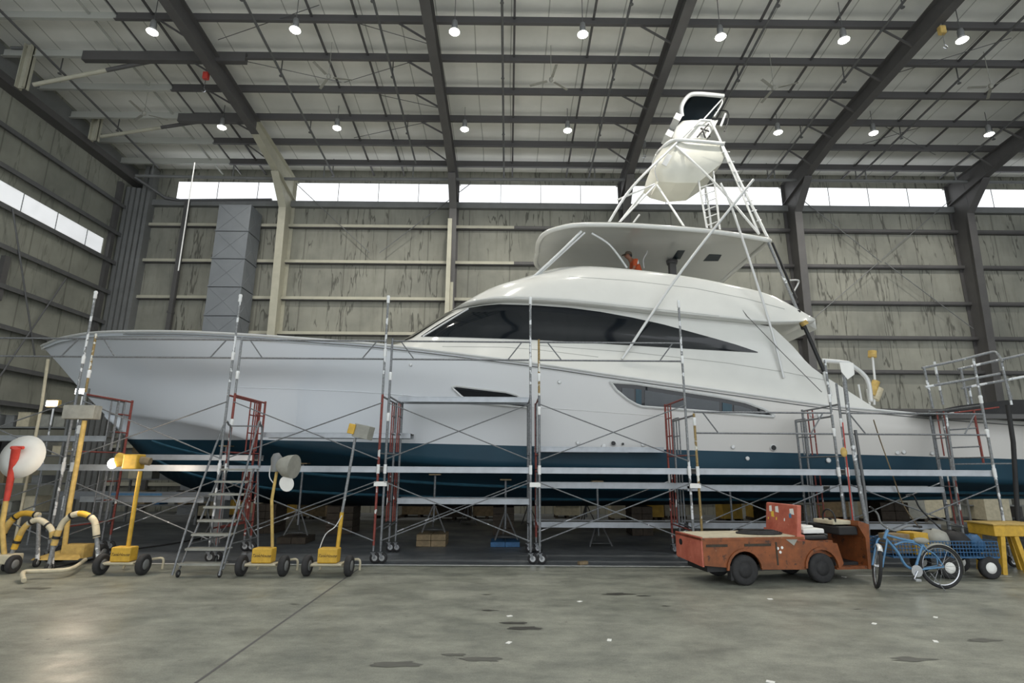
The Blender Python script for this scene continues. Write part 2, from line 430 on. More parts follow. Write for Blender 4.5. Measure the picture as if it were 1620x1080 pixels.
# columns + rafters
def column(x, i):
    m = MB(); mt = 'steel_beige' if i in (0,) else 'steel_dark'
    bd, td = .45, .95
    m.cur = 0
    m.prism([(x-.02, WY-.02, 0), (x-.02, WY-bd, 0), (x-.02, WY-td, 12.9), (x-.02, WY-td, 14.7), (x-.02, WY-.02, 14.7)], (.04, 0, 0))
    m.prism([(x-.16, WY-bd, 0), (x-.16, WY-bd-.03, 0), (x-.16, WY-td-.03, 12.9), (x-.16, WY-td, 12.9)], (.32, 0, 0))
    m.bbox((x-.16, WY-.05, 0), (x+.16, WY-.02, 14.7))
    m.prism([(x-.16, WY-td, 12.87), (x-.16, WY-td-1.1, 14.0), (x-.16, WY-td-1.1, 14.04), (x-.16, WY-td, 12.93)], (.32, 0, 0))
    m.prism([(x-.015, WY-td, 12.9), (x-.015, WY-td-1.1, 14.02), (x-.015, WY-td-1.1, 14.6), (x-.015, WY-td, 14.6)], (.03, 0, 0))
    if i == 1:
        m.cur = 1; m.bbox((x-.2, WY-td-.1, 0), (x-.02, WY-td+.3, 12.4))
        m.bbox((x-.02, WY-td+.1, 0), (x+.1, WY-td+.4, 10.9))
    lab = ['beige tapered steel column left of the yacht windshield', 'dark steel column with a beige casing near the windshield', 'dark steel column behind the flybridge hardtop', 'dark tapered steel column behind the stern overhang', 'wide dark tapered steel column at the right above the work platform', 'tapered steel column beyond the right edge']
    if i < 5: trim(m, [mt, 'steel_beige'], lab[i], 'column')
    # rafter
    m = MB(); y0, y1 = WY-.05, -6
    def zt(y): return zr(y)-.22
    def zb(y): return zt(y)-(.55+.45*max(0, (y-19)/4) if y > 19 else .55+.02*(19-y))
    ys = [22.93, 21.9, 20.5, 19, 16, 13, 9, 4, -1, -6]
    for a, b in zip(ys, ys[1:]):
        m.cur = 1 if (i == 0 and a > 20) else 0
        m.prism([(x-.01, a, zt(a)), (x-.01, b, zt(b)), (x-.01, b, zb(b)), (x-.01, a, zb(a))], (.02, 0, 0))
        m.prism([(x-.15, a, zt(a)), (x-.15, b, zt(b)), (x-.15, b, zt(b)-.03), (x-.15, a, zt(a)-.03)], (.3, 0, 0))
        m.prism([(x-.15, a, zb(a)), (x-.15, b, zb(b)), (x-.15, b, zb(b)-.03), (x-.15, a, zb(a)-.03)], (.3, 0, 0))
    lab = ['steel rafter climbing above the beige left column', 'steel rafter climbing above the windshield column', 'steel rafter running above the tuna tower from the third column', 'deep steel rafter crossing the upper right roof', 'deep steel rafter at the far right edge', 'steel rafter beyond the right edge']
    if i < 5: trim(m, ['steel_dark', 'steel_beige'], lab[i], 'rafter')
    # fly braces
    if i < 5:
        for y in (14.49, 15.98, 17.48, 18.96, 20.45):
            o = MB().bar((x-1.15, y, zr(y)-.12), (x-.1, y+.02, zb(y)+.05), .05, .05).build('fly_brace', 'steel_dark', origin=(x-1.15, y, zr(y)-.12))
            TR[0] += 1; o.name = 'trim_%d' % TR[0]
            tag(o, 'short diagonal brace from a purlin to the rafter flange', 'brace', 'rafter fly braces', 'structure')
for i, x in enumerate(colX): column(x, i)
# purlins
pn = ['purlin nearest the camera, top of frame', 'second roof purlin from the top of the view', 'third roof purlin from the top of the view', 'fourth roof purlin from the top of the view', 'fifth roof purlin from the top of the view', 'roof purlin closest to the eave pipe']
for k, y in enumerate([21.85, 20.45, 18.96, 17.48, 15.98, 14.49]):
    m = MB(); z = zr(y)
    m.bbox((WX, y-.012, z-.2), (EX, y+.012, z+.1)); m.bbox((WX, y-.1, z-.215), (EX, y+.012, z-.19)); m.bbox((WX, y-.01, z+.08), (EX, y+.1, z+.1))
    trim(m, 'purlin', 'long dark steel '+pn[5-k], 'purlin')
for k, y in enumerate([13.0, 11.5, 10.0]):
    m = MB(); z = zr(y); m.bbox((WX, y-.012, z-.2), (EX, y+.012, z+.1)); m.bbox((WX, y-.1, z-.215), (EX, y+.012, z-.19))
    trim(m, 'purlin', 'steel roof purlin above the top edge of the view', 'purlin')
# heavier double purlin lengths at bays
for a, b, y, nm in ((-14.5, -9.0, 15.98, 'upper'), (-13.0, -10.2, 18.96, 'lower')):
    m = MB(); z = zr(y)-.05; m.bbox((a, y-.14, z-.32), (b, y+.05, z+.02)); trim(m, 'steel_dark', 'thick dark steel strut along the %s left roof bay' % nm, 'beam')
# sag bars in roof
for k, x in enumerate([-15.2+1.9, -12.45, -8.9-2.4, -6.3, -4.9, .1, 2.6, 7.9, 10.3, 15.4, 17.6]):
    m = MB(); m.bar((x, 22.9, zr(22.9)+.02), (x, 9.5, zr(9.5)+.02), .07, .05); trim(m, 'purlin', 'thin roof rib running up the slope between purlins', 'rib').__setitem__('group', 'thin roof ribs')
# eave pipe and cross pipe
m = MB(); m.tube([P(215, 278, Y=21.9), P(460, 283, Y=21.9), P(1250, 285, Y=21.9), P(1700, 289, Y=21.9)], .07, 10)
tag(m.build('eave_pipe', 'steel_mid', origin=P(215, 278, Y=21.9)), 'long horizontal grey pipe along the eave above the windows', 'pipe')
m = MB(); m.tube([P(213, 280, Y=21.9), P(262, 313, Y=22.7), P(285, 317, Y=22.8), P(430, 316, Y=22.8)], .07, 10)
tag(m.build('bent_pipe', 'pipe_dark', origin=P(213, 280, Y=21.9)), 'dark pipe bending down beside the left end window', 'pipe')
hx = [(240, 278), (368, 279), (512, 280), (653, 281), (941, 283), (1226, 284), (1371, 285), (1513, 286)]
for k, (x, y) in enumerate(hx):
    a = P(x, y, Y=21.9); m = MB().tube([a, (a.x, a.y, zr(21.9)-.1)], .03, 8)
    tag(m.build('pipe_hanger', 'steel_mid', origin=a), 'short vertical hanger rod holding the eave pipe', 'pipe hanger', 'eave pipe hangers')
sp = [(-15.55, 9.5, 21.8), (-7.95, 9.5, 22.3), (-4.1, 9.5, 21.3), (-.28, 9.5, 22.5), (3.55, 9.5, 22.4), (7.9, 9.5, 22.2), (11.6, 9.5, 22.2), (15.6, 9.5, 22.2), (19.3, 9.5, 22)]
for k, (x, a, b) in enumerate(sp):
    m = MB(); m.tube([(x, b, zr(b)-.42), (x, a, zr(a)-.42)], .04, 8)
    y = a+1
    while y < b: m.tube([(x, y, zr(y)+.3), (x, y, zr(y)-.55)], .02, 6); m.lathe([(.06, 0), (.06, .02)], (x, y, zr(y)-.56), n=8); y += 2.9
    tag(m.build('sprinkler_pipe', 'pipe_dark', origin=(x, b, zr(b)-.42)), 'dark sprinkler pipe running up the roof slope, %s from the left' % ['first', 'second', 'third', 'fourth', 'fifth', 'sixth', 'seventh', 'eighth', 'ninth'][k], 'pipe')
# left bay stubs and struts
for k, ((x, y0, y1), (xe, ye), Y, Y2) in enumerate([((50, 72, 140), (305, 84), 15.9, 16.2), ((157, 176, 222), (372, 184), 19.4, 19.2)]):
    t = P(x, y0, Y=Y); b = P(x-5, y1, Y=Y)
    m = MB(); m.bbox((t.x-.13, Y-.02, b.z), (t.x+.13, Y+.02, t.z)); m.bbox((t.x-.13, Y-.13, b.z), (t.x-.1, Y+.13, t.z)); m.bbox((t.x+.1, Y-.13, b.z), (t.x+.13, Y+.13, t.z))
    trim(m, 'steel_beige', 'pale I-beam stub hanging in the %s left roof bay' % ['upper', 'lower'][k], 'beam')
    e = P(xe, ye, Y=Y2); s0 = P(x+3, y1-6, Y=Y); md = s0.lerp(e, .45)
    m = MB(); m.cur = 0; m.tube([s0, md], .07, 10); m.cur = 1; m.tube([md, e], .07, 10)
    trim(m, ['steel_beige', 'steel_dark'], '%s long horizontal strut from stub to left rafter, half pale half dark' % ['upper', 'lower'][k], 'strut')
    w = V((WX+.3, Y, t.z-.1)); trim(pr(w, V((t.x-.1, Y, t.z-.1)), .05), 'steel_mid', '%s short tie from end wall to the beam stub' % ['upper', 'lower'][k], 'strut')
# cross rods under roof and wall
rods = [((345, 63, 15.98), (505, 8, 14.2)), ((560, 35, 14.6), (680, 70, 15.9)), ((545, 130, 17.4), (660, 95, 16)), ((380, 95, 16), (540, 130, 17.4)), ((600, 150, 18), (700, 172, 18.9)), ((560, 218, 21), (690, 190, 19.6)), ((1340, 235, 20.3), (1460, 200, 19)), ((1420, 115, 16.5), (1600, 60, 15)), ((1400, 200, 19), (1480, 245, 21.4))]
for k, (a, b) in enumerate(rods):
    def RP(q):
        d = ray(q[0], q[1]); kk = 15/(d.z+.0833*d.y)*.995
        return CP+d*kk
    trim(pr(RP(a), RP(b), .012), 'pipe_dark', 'thin diagonal tension rod under the roof', 'tension rod').__setitem__('group', 'roof tension rods')
for k, (a, b) in enumerate([((468, 290), (585, 400)), ((745, 290), (600, 400)), ((1268, 315), (1395, 415)), ((1505, 315), (1395, 410)), ((1268, 520), (1390, 415)), ((1540, 520), (1400, 415))]):
    trim(pr(P(*a, Y=WY-.3), P(*b, Y=WY-.3), .018), 'steel_mid', 'thin diagonal brace rod on the back wall', 'tension rod').__setitem__('group', 'wall brace rods')
# dark downspout on back wall
m = MB(); a = P(297, 318, Y=WY-.3); m.bbox((a.x-.09, WY-.38, 0), (a.x+.09, WY-.22, a.z)); m.bbox((a.x-.11, WY-.4, 8.2), (a.x+.11, WY-.2, 8.3))
tag(m.build('downspout', 'steel_dark', origin=(a.x, WY-.3, 0)), 'dark square downpipe on the back wall left of the duct', 'downpipe')
# hanging cord
a = P(308, 257, Y=19.5); b = P(282, 428, Y=19.5)
m = MB(); m.tube([a, b], .022, 6); tag(m.build('hanging_cord', 'plastic_film', origin=b), 'thin white cord hanging in front of the left window', 'cord')
# chain hoists
for k, (x, y, Y, mt) in enumerate([(326, 120, 16, 'red'), (1018, 228, 20, 'steel_mid'), (1490, 48, 13.6, 'yelworn')]):
    c = P(x, y, Y=Y); e = empty('chain_hoist', c)
    tag(e, ['small red chain hoist hanging by the left rafter', 'grey chain hoist hook hanging beside the tuna tower', 'dusty chain hoist under the upper right rafter'][k], 'hoist')
    MB().tube([c+V((0, 0, .1)), (c.x, c.y, zr(Y)-.3)], .02, 6).build('suspension_rod', 'pipe_dark', e)
    MB().box(c, (.18, .14, .26)).build('body', mt, e, bevel=.02)
    MB().tube([c-V((0, 0, .12)), c-V((0, 0, .5))], .012, 6).build('chain', 'chrome', e)
    MB().tube(arc(c-V((0, 0, .57)), .06, 90, -170, 8), .015, 6).build('hook', 'chrome', e)

# the tall duct
dy = 21.7; dx0, dx1 = P(347, 323, Y=dy).x, P(398, 323, Y=dy).x
e = empty('air_duct', ((dx0+dx1)/2, 22.2, 0)); tag(e, 'tall square grey sheet metal duct standing against the back wall', 'duct')
zt = P(370, 323, Y=dy).z; k = 0
while zt > 0:
    z0 = max(0, zt-1.25); m = MB(); m.bbox((dx0, dy, z0+.02), (dx1, 22.75, zt-.02)); m.bbox((dx0-.03, dy-.03, z0), (dx1+.03, 22.78, z0+.04))
    for (a, b) in (((dx0, dy-.006, z0), (dx1, dy-.006, zt)), ((dx0, dy-.006, zt), (dx1, dy-.006, z0))): m.tube([a, b], .007, 4)
    for (a, b) in (((dx1+.006, dy, z0), (dx1+.006, 22.75, zt)), ((dx1+.006, dy, zt), (dx1+.006, 22.75, z0))): m.tube([a, b], .007, 4)
    m.build('duct_section', 'duct', e); zt = z0; k += 1

# ------------------------------------------------------------------ high bay lamps and ceiling fans
def make_lamp(L_):
    e = empty('high_bay_lamp', (0, 0, 0), local=True)
    MB().tube([(0, 0, .35), (0, 0, L_)], .012, 6).build('suspension_rod', 'pipe_dark', e)
    MB().lathe([(.07, .38), (.09, .3), (.09, .12), (.06, .1)], n=14).build('ballast_housing', 'steel_mid', e)
    MB().lathe([(.07, .12), (.13, .05), (.17, -.02), (.165, -.02), (.12, .03), (.05, .08)], n=18).build('reflector', 'whitetube', e)
    MB().lathe([(.01, -.07), (.12, -.05), (.15, -.02), (.15, .0), (.01, .01)], n=16).build('lens', 'lamp', e)
    return e
lp = [(241, 50), (467, 47), (719, 50), (922, 54), (1140, 58), (1335, 63), (1522, 63), (351, 201), (533, 202), (735, 204), (898, 206), (1231, 209), (1382, 210), (1565, 212)]
proto = make_lamp(1.37); proto2 = make_lamp(.97)
where = ['first', 'second', 'third', 'fourth', 'fifth', 'sixth', 'seventh']
for k, (x, y) in enumerate(lp):
    o = proto if k == 0 else proto2 if k == 7 else dup(proto if k < 7 else proto2)
    q = P(x, y, Z=14.62); o.location = q
    up = k < 7
    tag(o, 'glowing round high bay lamp, %s from the left in the %s row' % (where[k if up else k-7], 'upper' if up else 'lower'), 'lamp', 'high bay roof lamps')
    ld = bpy.data.lights.new('lamp_light', 'SPOT'); ld.energy = 330; ld.spot_size = math.radians(150); ld.spot_blend = .6; ld.shadow_soft_size = .15; ld.color = (1, .95, .86)
    lo = bpy.data.objects.new('lamp_light', ld); COL.objects.link(lo); lo.parent = o; lo.location = (0, 0, -.12)
def make_fan():
    e = empty('ceiling_fan', (0, 0, 0), local=True)
    MB().tube([(0, 0, .1), (0, 0, 1.35)], .012, 8).build('downrod', 'greybox', e)
    MB().lathe([(.04, .12), (.08, .08), (.09, 0), (.06, -.04), (.02, -.06)], n=16).build('motor', 'greybox', e)
    for a in (10, 130, 250):
        r = Matrix.Rotation(math.radians(a), 3, 'Z'); rr = r @ Matrix.Rotation(.15, 3, 'X')
        MB().box(r @ V((.55, 0, 0)), (.75, .11, .012), rr).build('blade', 'greybox', e)
    return e
pf = make_fan()
pf.scale = (.8, .8, 1)
for k, (x, y) in enumerate([(520, 122), (872, 127), (1224, 140), (1568, 137), (228, 180)]):
    o = pf if k == 0 else dup(pf); Y = [15.5, 15.5, 15.8, 15.6, 17.5][k]
    o.location = P(x, y, Y=Y); o.rotation_euler.z = [0, .5, 1.5, .8, .3][k]
    tag(o, ['white three blade ceiling fan right of the left rafter', 'white three blade ceiling fan right of the central rafter', 'white ceiling fan above and right of the tower canopy', 'white ceiling fan near the upper right corner', 'white ceiling fan in the shadowed left roof bay'][k], 'ceiling fan', 'ceiling fans')

# ------------------------------------------------------------------ the yacht
YC = 16.3
boat = empty('motor_yacht', (0, YC, 0)); tag(boat, 'large white sport fishing yacht with teal bottom paint on stands', 'yacht')
def row(pts, n, ease=1.0):
    w = [P(x, y, Y=YC-hb) for x, y, hb in pts]
    c = spl(w, 10); X0, X1 = c[0].x, c[-1].x; out = []
    for i in range(n+1):
        t = (i/n)**ease; x = X0+(X1-X0)*t
        for a, b in zip(c, c[1:]):
            if a.x <= x+1e-9 <= b.x+2e-9 and b.x > a.x:
                out.append(a.lerp(b, min(1, max(0, (x-a.x)/(b.x-a.x))))); break
        else: out.append(c[-1].copy())
    out[0] = c[0].copy(); out[-1] = c[-1].copy()
    return out
def mir(p): return V((p.x, 2*YC-p.y, p.z))
N = 70
sheer = row([(66, 547, 0), (80, 541, .35), (100, 534, .8), (150, 526, 1.6), (220, 524, 2.3), (300, 525, 2.75), (400, 530, 3.08), (500, 537, 3.22), (620, 547, 3.3), (840, 574, 3.35), (968, 593, 3.35), (1104, 612, 3.35), (1300, 640, 3.3), (1392, 649, 3.3), (1495, 659, 3.25), (1620, 668, 3.2), (1720, 676, 3.1)], N, 1.7)
hi = row([(92, 575, 0), (115, 575, .35), (160, 573, .85), (220, 572, 1.5), (300, 572, 2.2), (400, 573, 2.75), (590, 580, 3.15), (800, 598, 3.28), (1100, 635, 3.33), (1400, 668, 3.3), (1718, 690, 3.1)], N, 1.7)
knuck = row([(124, 612, 0), (160, 612, .4), (220, 612, .95), (300, 613, 1.6), (400, 614, 2.25), (590, 621, 2.9), (800, 640, 3.16), (1100, 662, 3.28), (1400, 690, 3.27), (1716, 705, 3.1)], N, 1.7)
chine = row([(165, 655, 0), (200, 657, .3), (260, 664, 1.0), (335, 677, 1.75), (400, 697, 2.25), (480, 711, 2.55), (548, 718, 2.68), (637, 729, 2.75), (755, 738, 2.9), (838, 741, 2.95), (1100, 750, 3.05), (1300, 756, 3.05), (1500, 761, 3.0), (1712, 768, 2.9)], N, 1.7)
chin2 = [p+V((0, .16 if i > 3 else 0, -.05)) for i, p in enumerate(chine)]
keel = row([(166, 657, 0), (190, 684, 0), (213, 709, 0), (250, 746, 0), (300, 772, 0), (360, 788, 0), (440, 797, 0), (600, 800, 0), (900, 800, 0), (1150, 797, 0), (1400, 792, 0), (1712, 786, 0)], N, 1.7)
midb = []
for a, b in zip(chin2, keel):
    q = a.lerp(b, .5); q.z -= .06; midb.append(q)
wa, wb = P(838, 704, Y=YC-3.05), P(1353, 719, Y=YC-3.12); wc = P(400, 696, Y=YC-2.0)
WLK = -(wb.z-wc.z)/(wb.x-wc.x); WLZ = wc.z+WLK*wc.x
MT['hull'] = m_hull()
rows = [sheer, hi, knuck, chine]
# densify the topsides vertically
top = []
cols = [spl([r[i] for r in rows], 6) for i in range(N+1)]
top = [[c[k] for c in cols] for k in range(len(cols[0]))]
m = MB(); m.grid(top); far = [[mir(p) for p in r] for r in top]; m.grid(far, flip=True)
bot = [chine, chin2, midb, keel]
m.grid(bot); m.grid([[mir(p) for p in r] for r in bot], flip=True)
st = [r[-1] for r in top]+[r[-1] for r in bot[1:]]
m._add(st+[mir(p) for p in reversed(st)], [tuple(range(2*len(st)))])
hull = m.build('hull', 'hull', boat, merge=True)
MT['hull'].use_backface_culling = False
def bvh_of(mb): return BVHTree.FromPolygons([tuple(v) for v in mb.v], mb.f)
hull_bvh = bvh_of(m)
# deck
m = MB(); dr = [[p-V((0, 0, .12)) for p in sheer], [V((p.x, YC, p.z+.08)) for p in sheer], [mir(p)-V((0, 0, .12)) for p in sheer]]
m.grid(dr); m.build('deck', 'white', boat)
m = MB(); m.tube([p+V((0, -.01, 0)) for p in sheer], .035, 6); m.build('toe_rail', 'whitetube', boat)
m = MB(); m.tube([mir(p) for p in sheer], .035, 6); m.build('toe_rail', 'whitetube', boat)
m = MB(); m.tube([p+V((0, -.015, -.08)) for p in sheer[22:]], .013, 6); tag(m.build('rub_rail', 'steel_mid', boat), 'thin dark rub rail line under the deck edge')
# faint knuckle line and running strakes on the hull
m = MB(); m.tube([p+V((0, -.004, 0)) for p in row([(330, 610, 1.78), (400, 613, 2.25), (590, 621, 2.9), (800, 640, 3.16), (1100, 662, 3.28)], 30)], .012, 5); m.build('knuckle_line', 'hull', boat)
for fr in (.35, .7):
    m = MB(); pp = [a.lerp(b, fr)+V((0, 0, -.07)) for a, b in list(zip(chin2, keel))[14:]]
    m.tube(pp, .035, 5); m.build('running_strake', mat('strake_teal', S(50, 92, 110), .4), boat)
def cast(bv, x, y, off=.015):
    d = ray(x, y); h = bv.ray_cast(CP, d)
    return (h[0]-d*off) if h[0] is not None else None
def ip(c, x):
    for a, b in zip(c, c[1:]):
        if a[0] <= x <= b[0]: return a[1]+(b[1]-a[1])*(x-a[0])/max(1e-6, b[0]-a[0])
    return c[0][1] if x < c[0][0] else c[-1][1]
def decal(bv, top, bot, n=40, k=5, off=.015, name='pane', mt='glass', parent=None, xs=None):
    x0, x1 = xs if xs else (top[0][0], top[-1][0]); rows = []; last = None
    for j in range(k+1):
        r = []
        for i in range(n+1):
            x = x0+(x1-x0)*i/n; y = ip(top, x)+(ip(bot, x)-ip(top, x))*j/k
            q = cast(bv, x, y, off)
            if q is None: q = last if last is not None else P(x, y, Y=YC-2)
            last = q; r.append(q)
        rows.append(r)
    m = MB(); m.grid(rows); return m.build(name, mt, parent)
def outline(bv, pts, r, name, mt, parent, off=.02, n=6, closed=True):
    q = []
    for a, b in zip(pts, pts[1:]+([pts[0]] if closed else [])):
        for i in range(n):
            p = cast(bv, a[0]+(b[0]-a[0])*i/n, a[1]+(b[1]-a[1])*i/n, off)
            if p: q.append(p)
    return MB().tube(q, r, 6, closed=closed).build(name, mt, parent)
# hull windows
t1 = [(716, 612), (722, 610.5), (800, 620), (818, 625), (837, 638)]; b1 = [(716, 614), (728, 625), (742, 636), (835, 645), (837, 642)]
w = decal(hull_bvh, t1, b1, 24, 4, name='hull_window', parent=hull)
outline(hull_bvh, t1+b1[::-1], .03, 'window_frame', 'whitetube', w)
t2 = [(966, 604), (1007, 607), (1052, 614), (1096, 621), (1141, 628), (1179, 636), (1209, 647), (1224, 656)]
b2 = [(966, 605), (975, 617), (993, 632), (1007, 640), (1016, 643), (1096, 649), (1224, 659)]
w = decal(hull_bvh, t2, b2, 40, 5, name='hull_window', parent=hull)
outline(hull_bvh, t2+b2[::-1], .035, 'window_frame', 'whitetube', w)
MT['greypane'] = mat('grey_cover_sheet', S(74, 79, 84), .4, 0, .08); MT['teal'] = mat('teal_strip', S(32, 66, 80), .4, 0, .1)
for x0, x1, mt in ((984, 1003, 'greypane'), (1006, 1015, 'teal'), (1020, 1138, 'greypane'), (1143, 1158, 'teal'), (1161, 1190, 'greypane')):
    tt = [(x, min(ip(t2, x)+8, ip(b2, x)-3)) for x in (x0, (x0+x1)/2, x1)]; bb = [(x, min(ip(b2, x)-2.5, 800)) for x in (x0, (x0+x1)/2, x1)]
    decal(hull_bvh, tt, bb, 10, 2, .03, 'window_pane', mt, w)
# through hull fittings
for x, y, r in ((970, 701, .07), (985, 702, .04), (914, 700, .05), (955, 706, .06), (1017, 703, .05), (1159, 707, .05), (1223, 708, .08), (885, 604, .05), (1285, 656, .07), (1297, 657, .07), (1419, 716, .05), (1429, 715, .05), (1474, 717, .05), (1310, 728, .06), (1182, 725, .05), (650, 577, .04)):
    c = cast(hull_bvh, x, y, .0)
    if c is None: continue
    dark = (x, y) in ((970, 701), (1223, 708), (985, 702))
    m = MB(); m.cur = 0; m.lathe([(r*.9, .0), (r, -.02), (r*.95, -.03), (r*.6, -.035)], c, (0, 1, 0), 14)
    if dark: m.cur = 1; m.lathe([(r*.75, -.036), (r*.7, -.045)], c, (0, 1, 0), 14)
    m.build('hull_fitting', ['whitetube', 'black'], hull)

# superstructure
rA = [(596, 549, 0), (608, 550, 1.2), (640, 554, 2.3), (720, 563, 2.85), (840, 577, 3.15), (968, 596, 3.22), (1104, 615, 3.25), (1300, 643, 3.22), (1392, 650, 3.2)]
rB = [(634, 543, 0), (642, 539, 1.1), (664, 532, 1.95), (720, 532, 2.4), (840, 536, 2.65), (1000, 545, 2.78), (1200, 557, 2.92), (1285, 581, 2.95)]
rC = [(706, 497, 0), (713, 493, .95), (738, 486, 1.75), (790, 479, 2.2), (850, 478, 2.35), (950, 484, 2.45), (1050, 495, 2.55), (1150, 505, 2.65), (1222, 517, 2.7)]
NA = 60
A, B, C = row(rA, NA, 1.4), row(rB, NA, 1.4), row(rC, NA, 1.4)
AB = [a.lerp(b, .5)+V((0, .02, 0)) for a, b in zip(A, B)]
BC = [b.lerp(c, .5)+V((0, -.05, 0)) for b, c in zip(B, C)]
hm = MB(); hr = [A, AB, B, BC, C]
hcols = [spl([r[i] for r in hr], 3) for i in range(NA+1)]; hr = [[c[k] for c in hcols] for k in range(len(hcols[0]))]
hm.grid(hr); hm.grid([[mir(p) for p in r] for r in hr], flip=True)
e_ = [r[-1] for r in hr]; hm.grid([e_, [mir(p) for p in e_]], smooth=False)
house = hm.build('cabin', 'white', boat, merge=False)
hb = bvh_of(hm)
wt = [(666, 531.5), (690, 515), (715, 500), (740, 487), (765, 483), (790, 481), (850, 483), (900, 486.5), (950, 493), (1000, 502), (1050, 513), (1090, 524), (1130, 535), (1165, 545), (1199, 556.5)]
wb_ = [(666, 532), (720, 533), (840, 537), (1000, 546), (1100, 552), (1199, 557.5)]
side = decal(hb, wt, wb_, 90, 8, .02, 'side_window', 'glass', house)
# windshield (front) follows the cabin rows
fr = []
for k in range(9):
    t = .08+.84*k/8; rr = []
    for i in range(0, 14):
        idx = i; q = B[idx].lerp(C[idx], t)+V((-.03, -.05, .015)); rr.append(q)
    fr.append(rr)
fm = MB()
def nearfront(sgn):
    rows_ = []
    for k in range(7):
        t = .02+.94*k/6; rr = []
        for i in range(0, 15):
            q = B[i].lerp(C[i], t)
            c = V((q.x-.02, q.y-.02 if i else q.y, q.z+.02))
            rr.append(c if sgn > 0 else mir(c))
        rows_.append(rr)
    return rows_
wsx = [i for i in range(NA) if C[i].y > YC-1.7][-1]
rows_n = [[V((q.x-.03, q.y-.03, q.z+.02)) for q in [B[i].lerp(C[i], .02+.94*k/6) for i in range(wsx)]] for k in range(7)]
fm.grid(rows_n); fm.grid([[mir(p) for p in r] for r in rows_n], flip=True); fm.build('windshield', 'glass', house)
q = [cast(hb, 669+(741-669)*i/10, 532+(488-532)*i/10, .03) for i in range(11)]
MB().tube([p for p in q if p], .025, 6).build('windshield_pillar', 'whitetube', house)
MT['seam'] = mat('soft_seam_grey', S(172, 173, 170), .3, 0, .03)
for ln in ([(850, 546), (1000, 557), (1150, 574), (1240, 588), (1330, 606)], [(700, 548), (800, 549), (850, 553), (960, 566)]):
    outline(hb, ln, .009, 'moulding_line', 'seam', house, .0, 8, False)
# flybridge
rD = [(712, 493, 0), (717, 489, 1.0), (736, 480, 1.95), (790, 472.5, 2.5), (900, 477, 2.72), (1050, 493, 2.85), (1150, 503, 2.92), (1220, 509, 2.92), (1290, 507, 2.8)]
rM = [(756, 467, 0), (764, 462, 1.1), (790, 452, 1.95), (860, 446, 2.4), (950, 450, 2.55), (1050, 463, 2.65), (1150, 478, 2.72), (1220, 490, 2.75), (1290, 506, 2.75)]
rM2 = [(806, 449, 0), (814, 444, 1.1), (835, 438, 1.75), (885, 434, 2.2), (950, 437, 2.4), (1050, 449, 2.5), (1150, 464, 2.58), (1220, 479, 2.65), (1290, 505, 2.72)]
rE = [(862, 430, 0), (868, 427, 1.0), (885, 423, 1.6), (930, 421, 2.0), (1000, 426, 2.2), (1080, 436, 2.32), (1150, 449, 2.4), (1220, 467, 2.5), (1289, 504, 2.7)]
D, Mm, M2, E_ = row(rD, NA, 1.5), row(rM, NA, 1.5), row(rM2, NA, 1.5), row(rE, NA, 1.5)
Dl = [p+V((.0, .0, .05)) for p in D]
D0 = [V((p.x+.02, p.y+(.22 if i else 0), p.z-.02)) for i, p in enumerate(D)]
Ein = [p+V((.08, .12 if i else 0, -.02)) for i, p in enumerate(E_)]
Efl = [V((p.x+.1, p.y+(.15 if i else 0), min(p.z-.25, 6.6))) for i, p in enumerate(E_)]
m = MB(); fr_ = [D0, D, Mm, M2, E_, Ein]
fc = [spl([r[i] for r in [D, Mm, M2, E_]], 4) for i in range(NA+1)]
skin = [D0]+[[c[k] for c in fc] for k in range(len(fc[0]))]+[Ein, Efl]
m.grid(skin); m.grid([[mir(p) for p in r] for r in skin], flip=True)
m.grid([Efl, [mir(p) for p in Efl]], smooth=False)
m.grid([D0, [mir(p) for p in D0]], smooth=False)
e_ = [r[-1] for r in skin]; m.grid([e_, [mir(p) for p in e_]], smooth=False)
fly = m.build('flybridge', 'white', boat, merge=True)
fb = bvh_of(m)
for ln in ([(900, 437), (1000, 444), (1100, 456), (1180, 472), (1250, 491)], [(760, 474), (820, 470), (900, 474), (1050, 490), (1150, 501)]):
    outline(fb, ln, .009, 'moulding_line', 'seam', fly, .0, 8, False)
# hardtop
hpts = [(850, 399, 0), (850.5, 390, .5), (853, 381, .95), (862, 370, 1.4), (885, 361, 1.8), (920, 356, 2.0), (1000, 357, 2.15), (1100, 364, 2.2), (1160, 371, 2.15), (1217, 380, 2.0)]
H = spl([P(x, y, Y=YC-h_) for x, y, h_ in hpts], 5)
full = H+[mir(p) for p in reversed(H)][:-1]
m = MB(); Hf = [mir(p) for p in H]
def ht(zo, sh=1.0):
    cx = H[len(H)//2].x
    return [[V((p.x, YC+(p.y-YC)*k*sh, p.z+zo-.0)) for p in H] for k in (1, .6, .2, 0, -.2, -.6, -1)]
m.grid(ht(0)); g2 = ht(.1); 
for r, lift in zip(g2, (0, .1, .16, .17, .16, .1, 0)):
    for p in r: p.z += lift*.6
m.grid(g2)
m.tube(full, .075, 10, closed=True)
hard = m.build('hardtop', 'white', boat)
hv = bvh_of(m)
for q4 in (((1063, 410), (1072, 396), (1084, 396), (1076, 410)), ((1112, 413), (1122, 402), (1142, 403), (1136, 413))):
    vs = [cast(hv, x, y, .02) for x, y in q4]
    if all(vs): MB()._add(vs, [(0, 1, 2, 3)]).build('hatch', 'navy', hard)
tag(hard, 'long oval white hardtop roof over the flybridge')
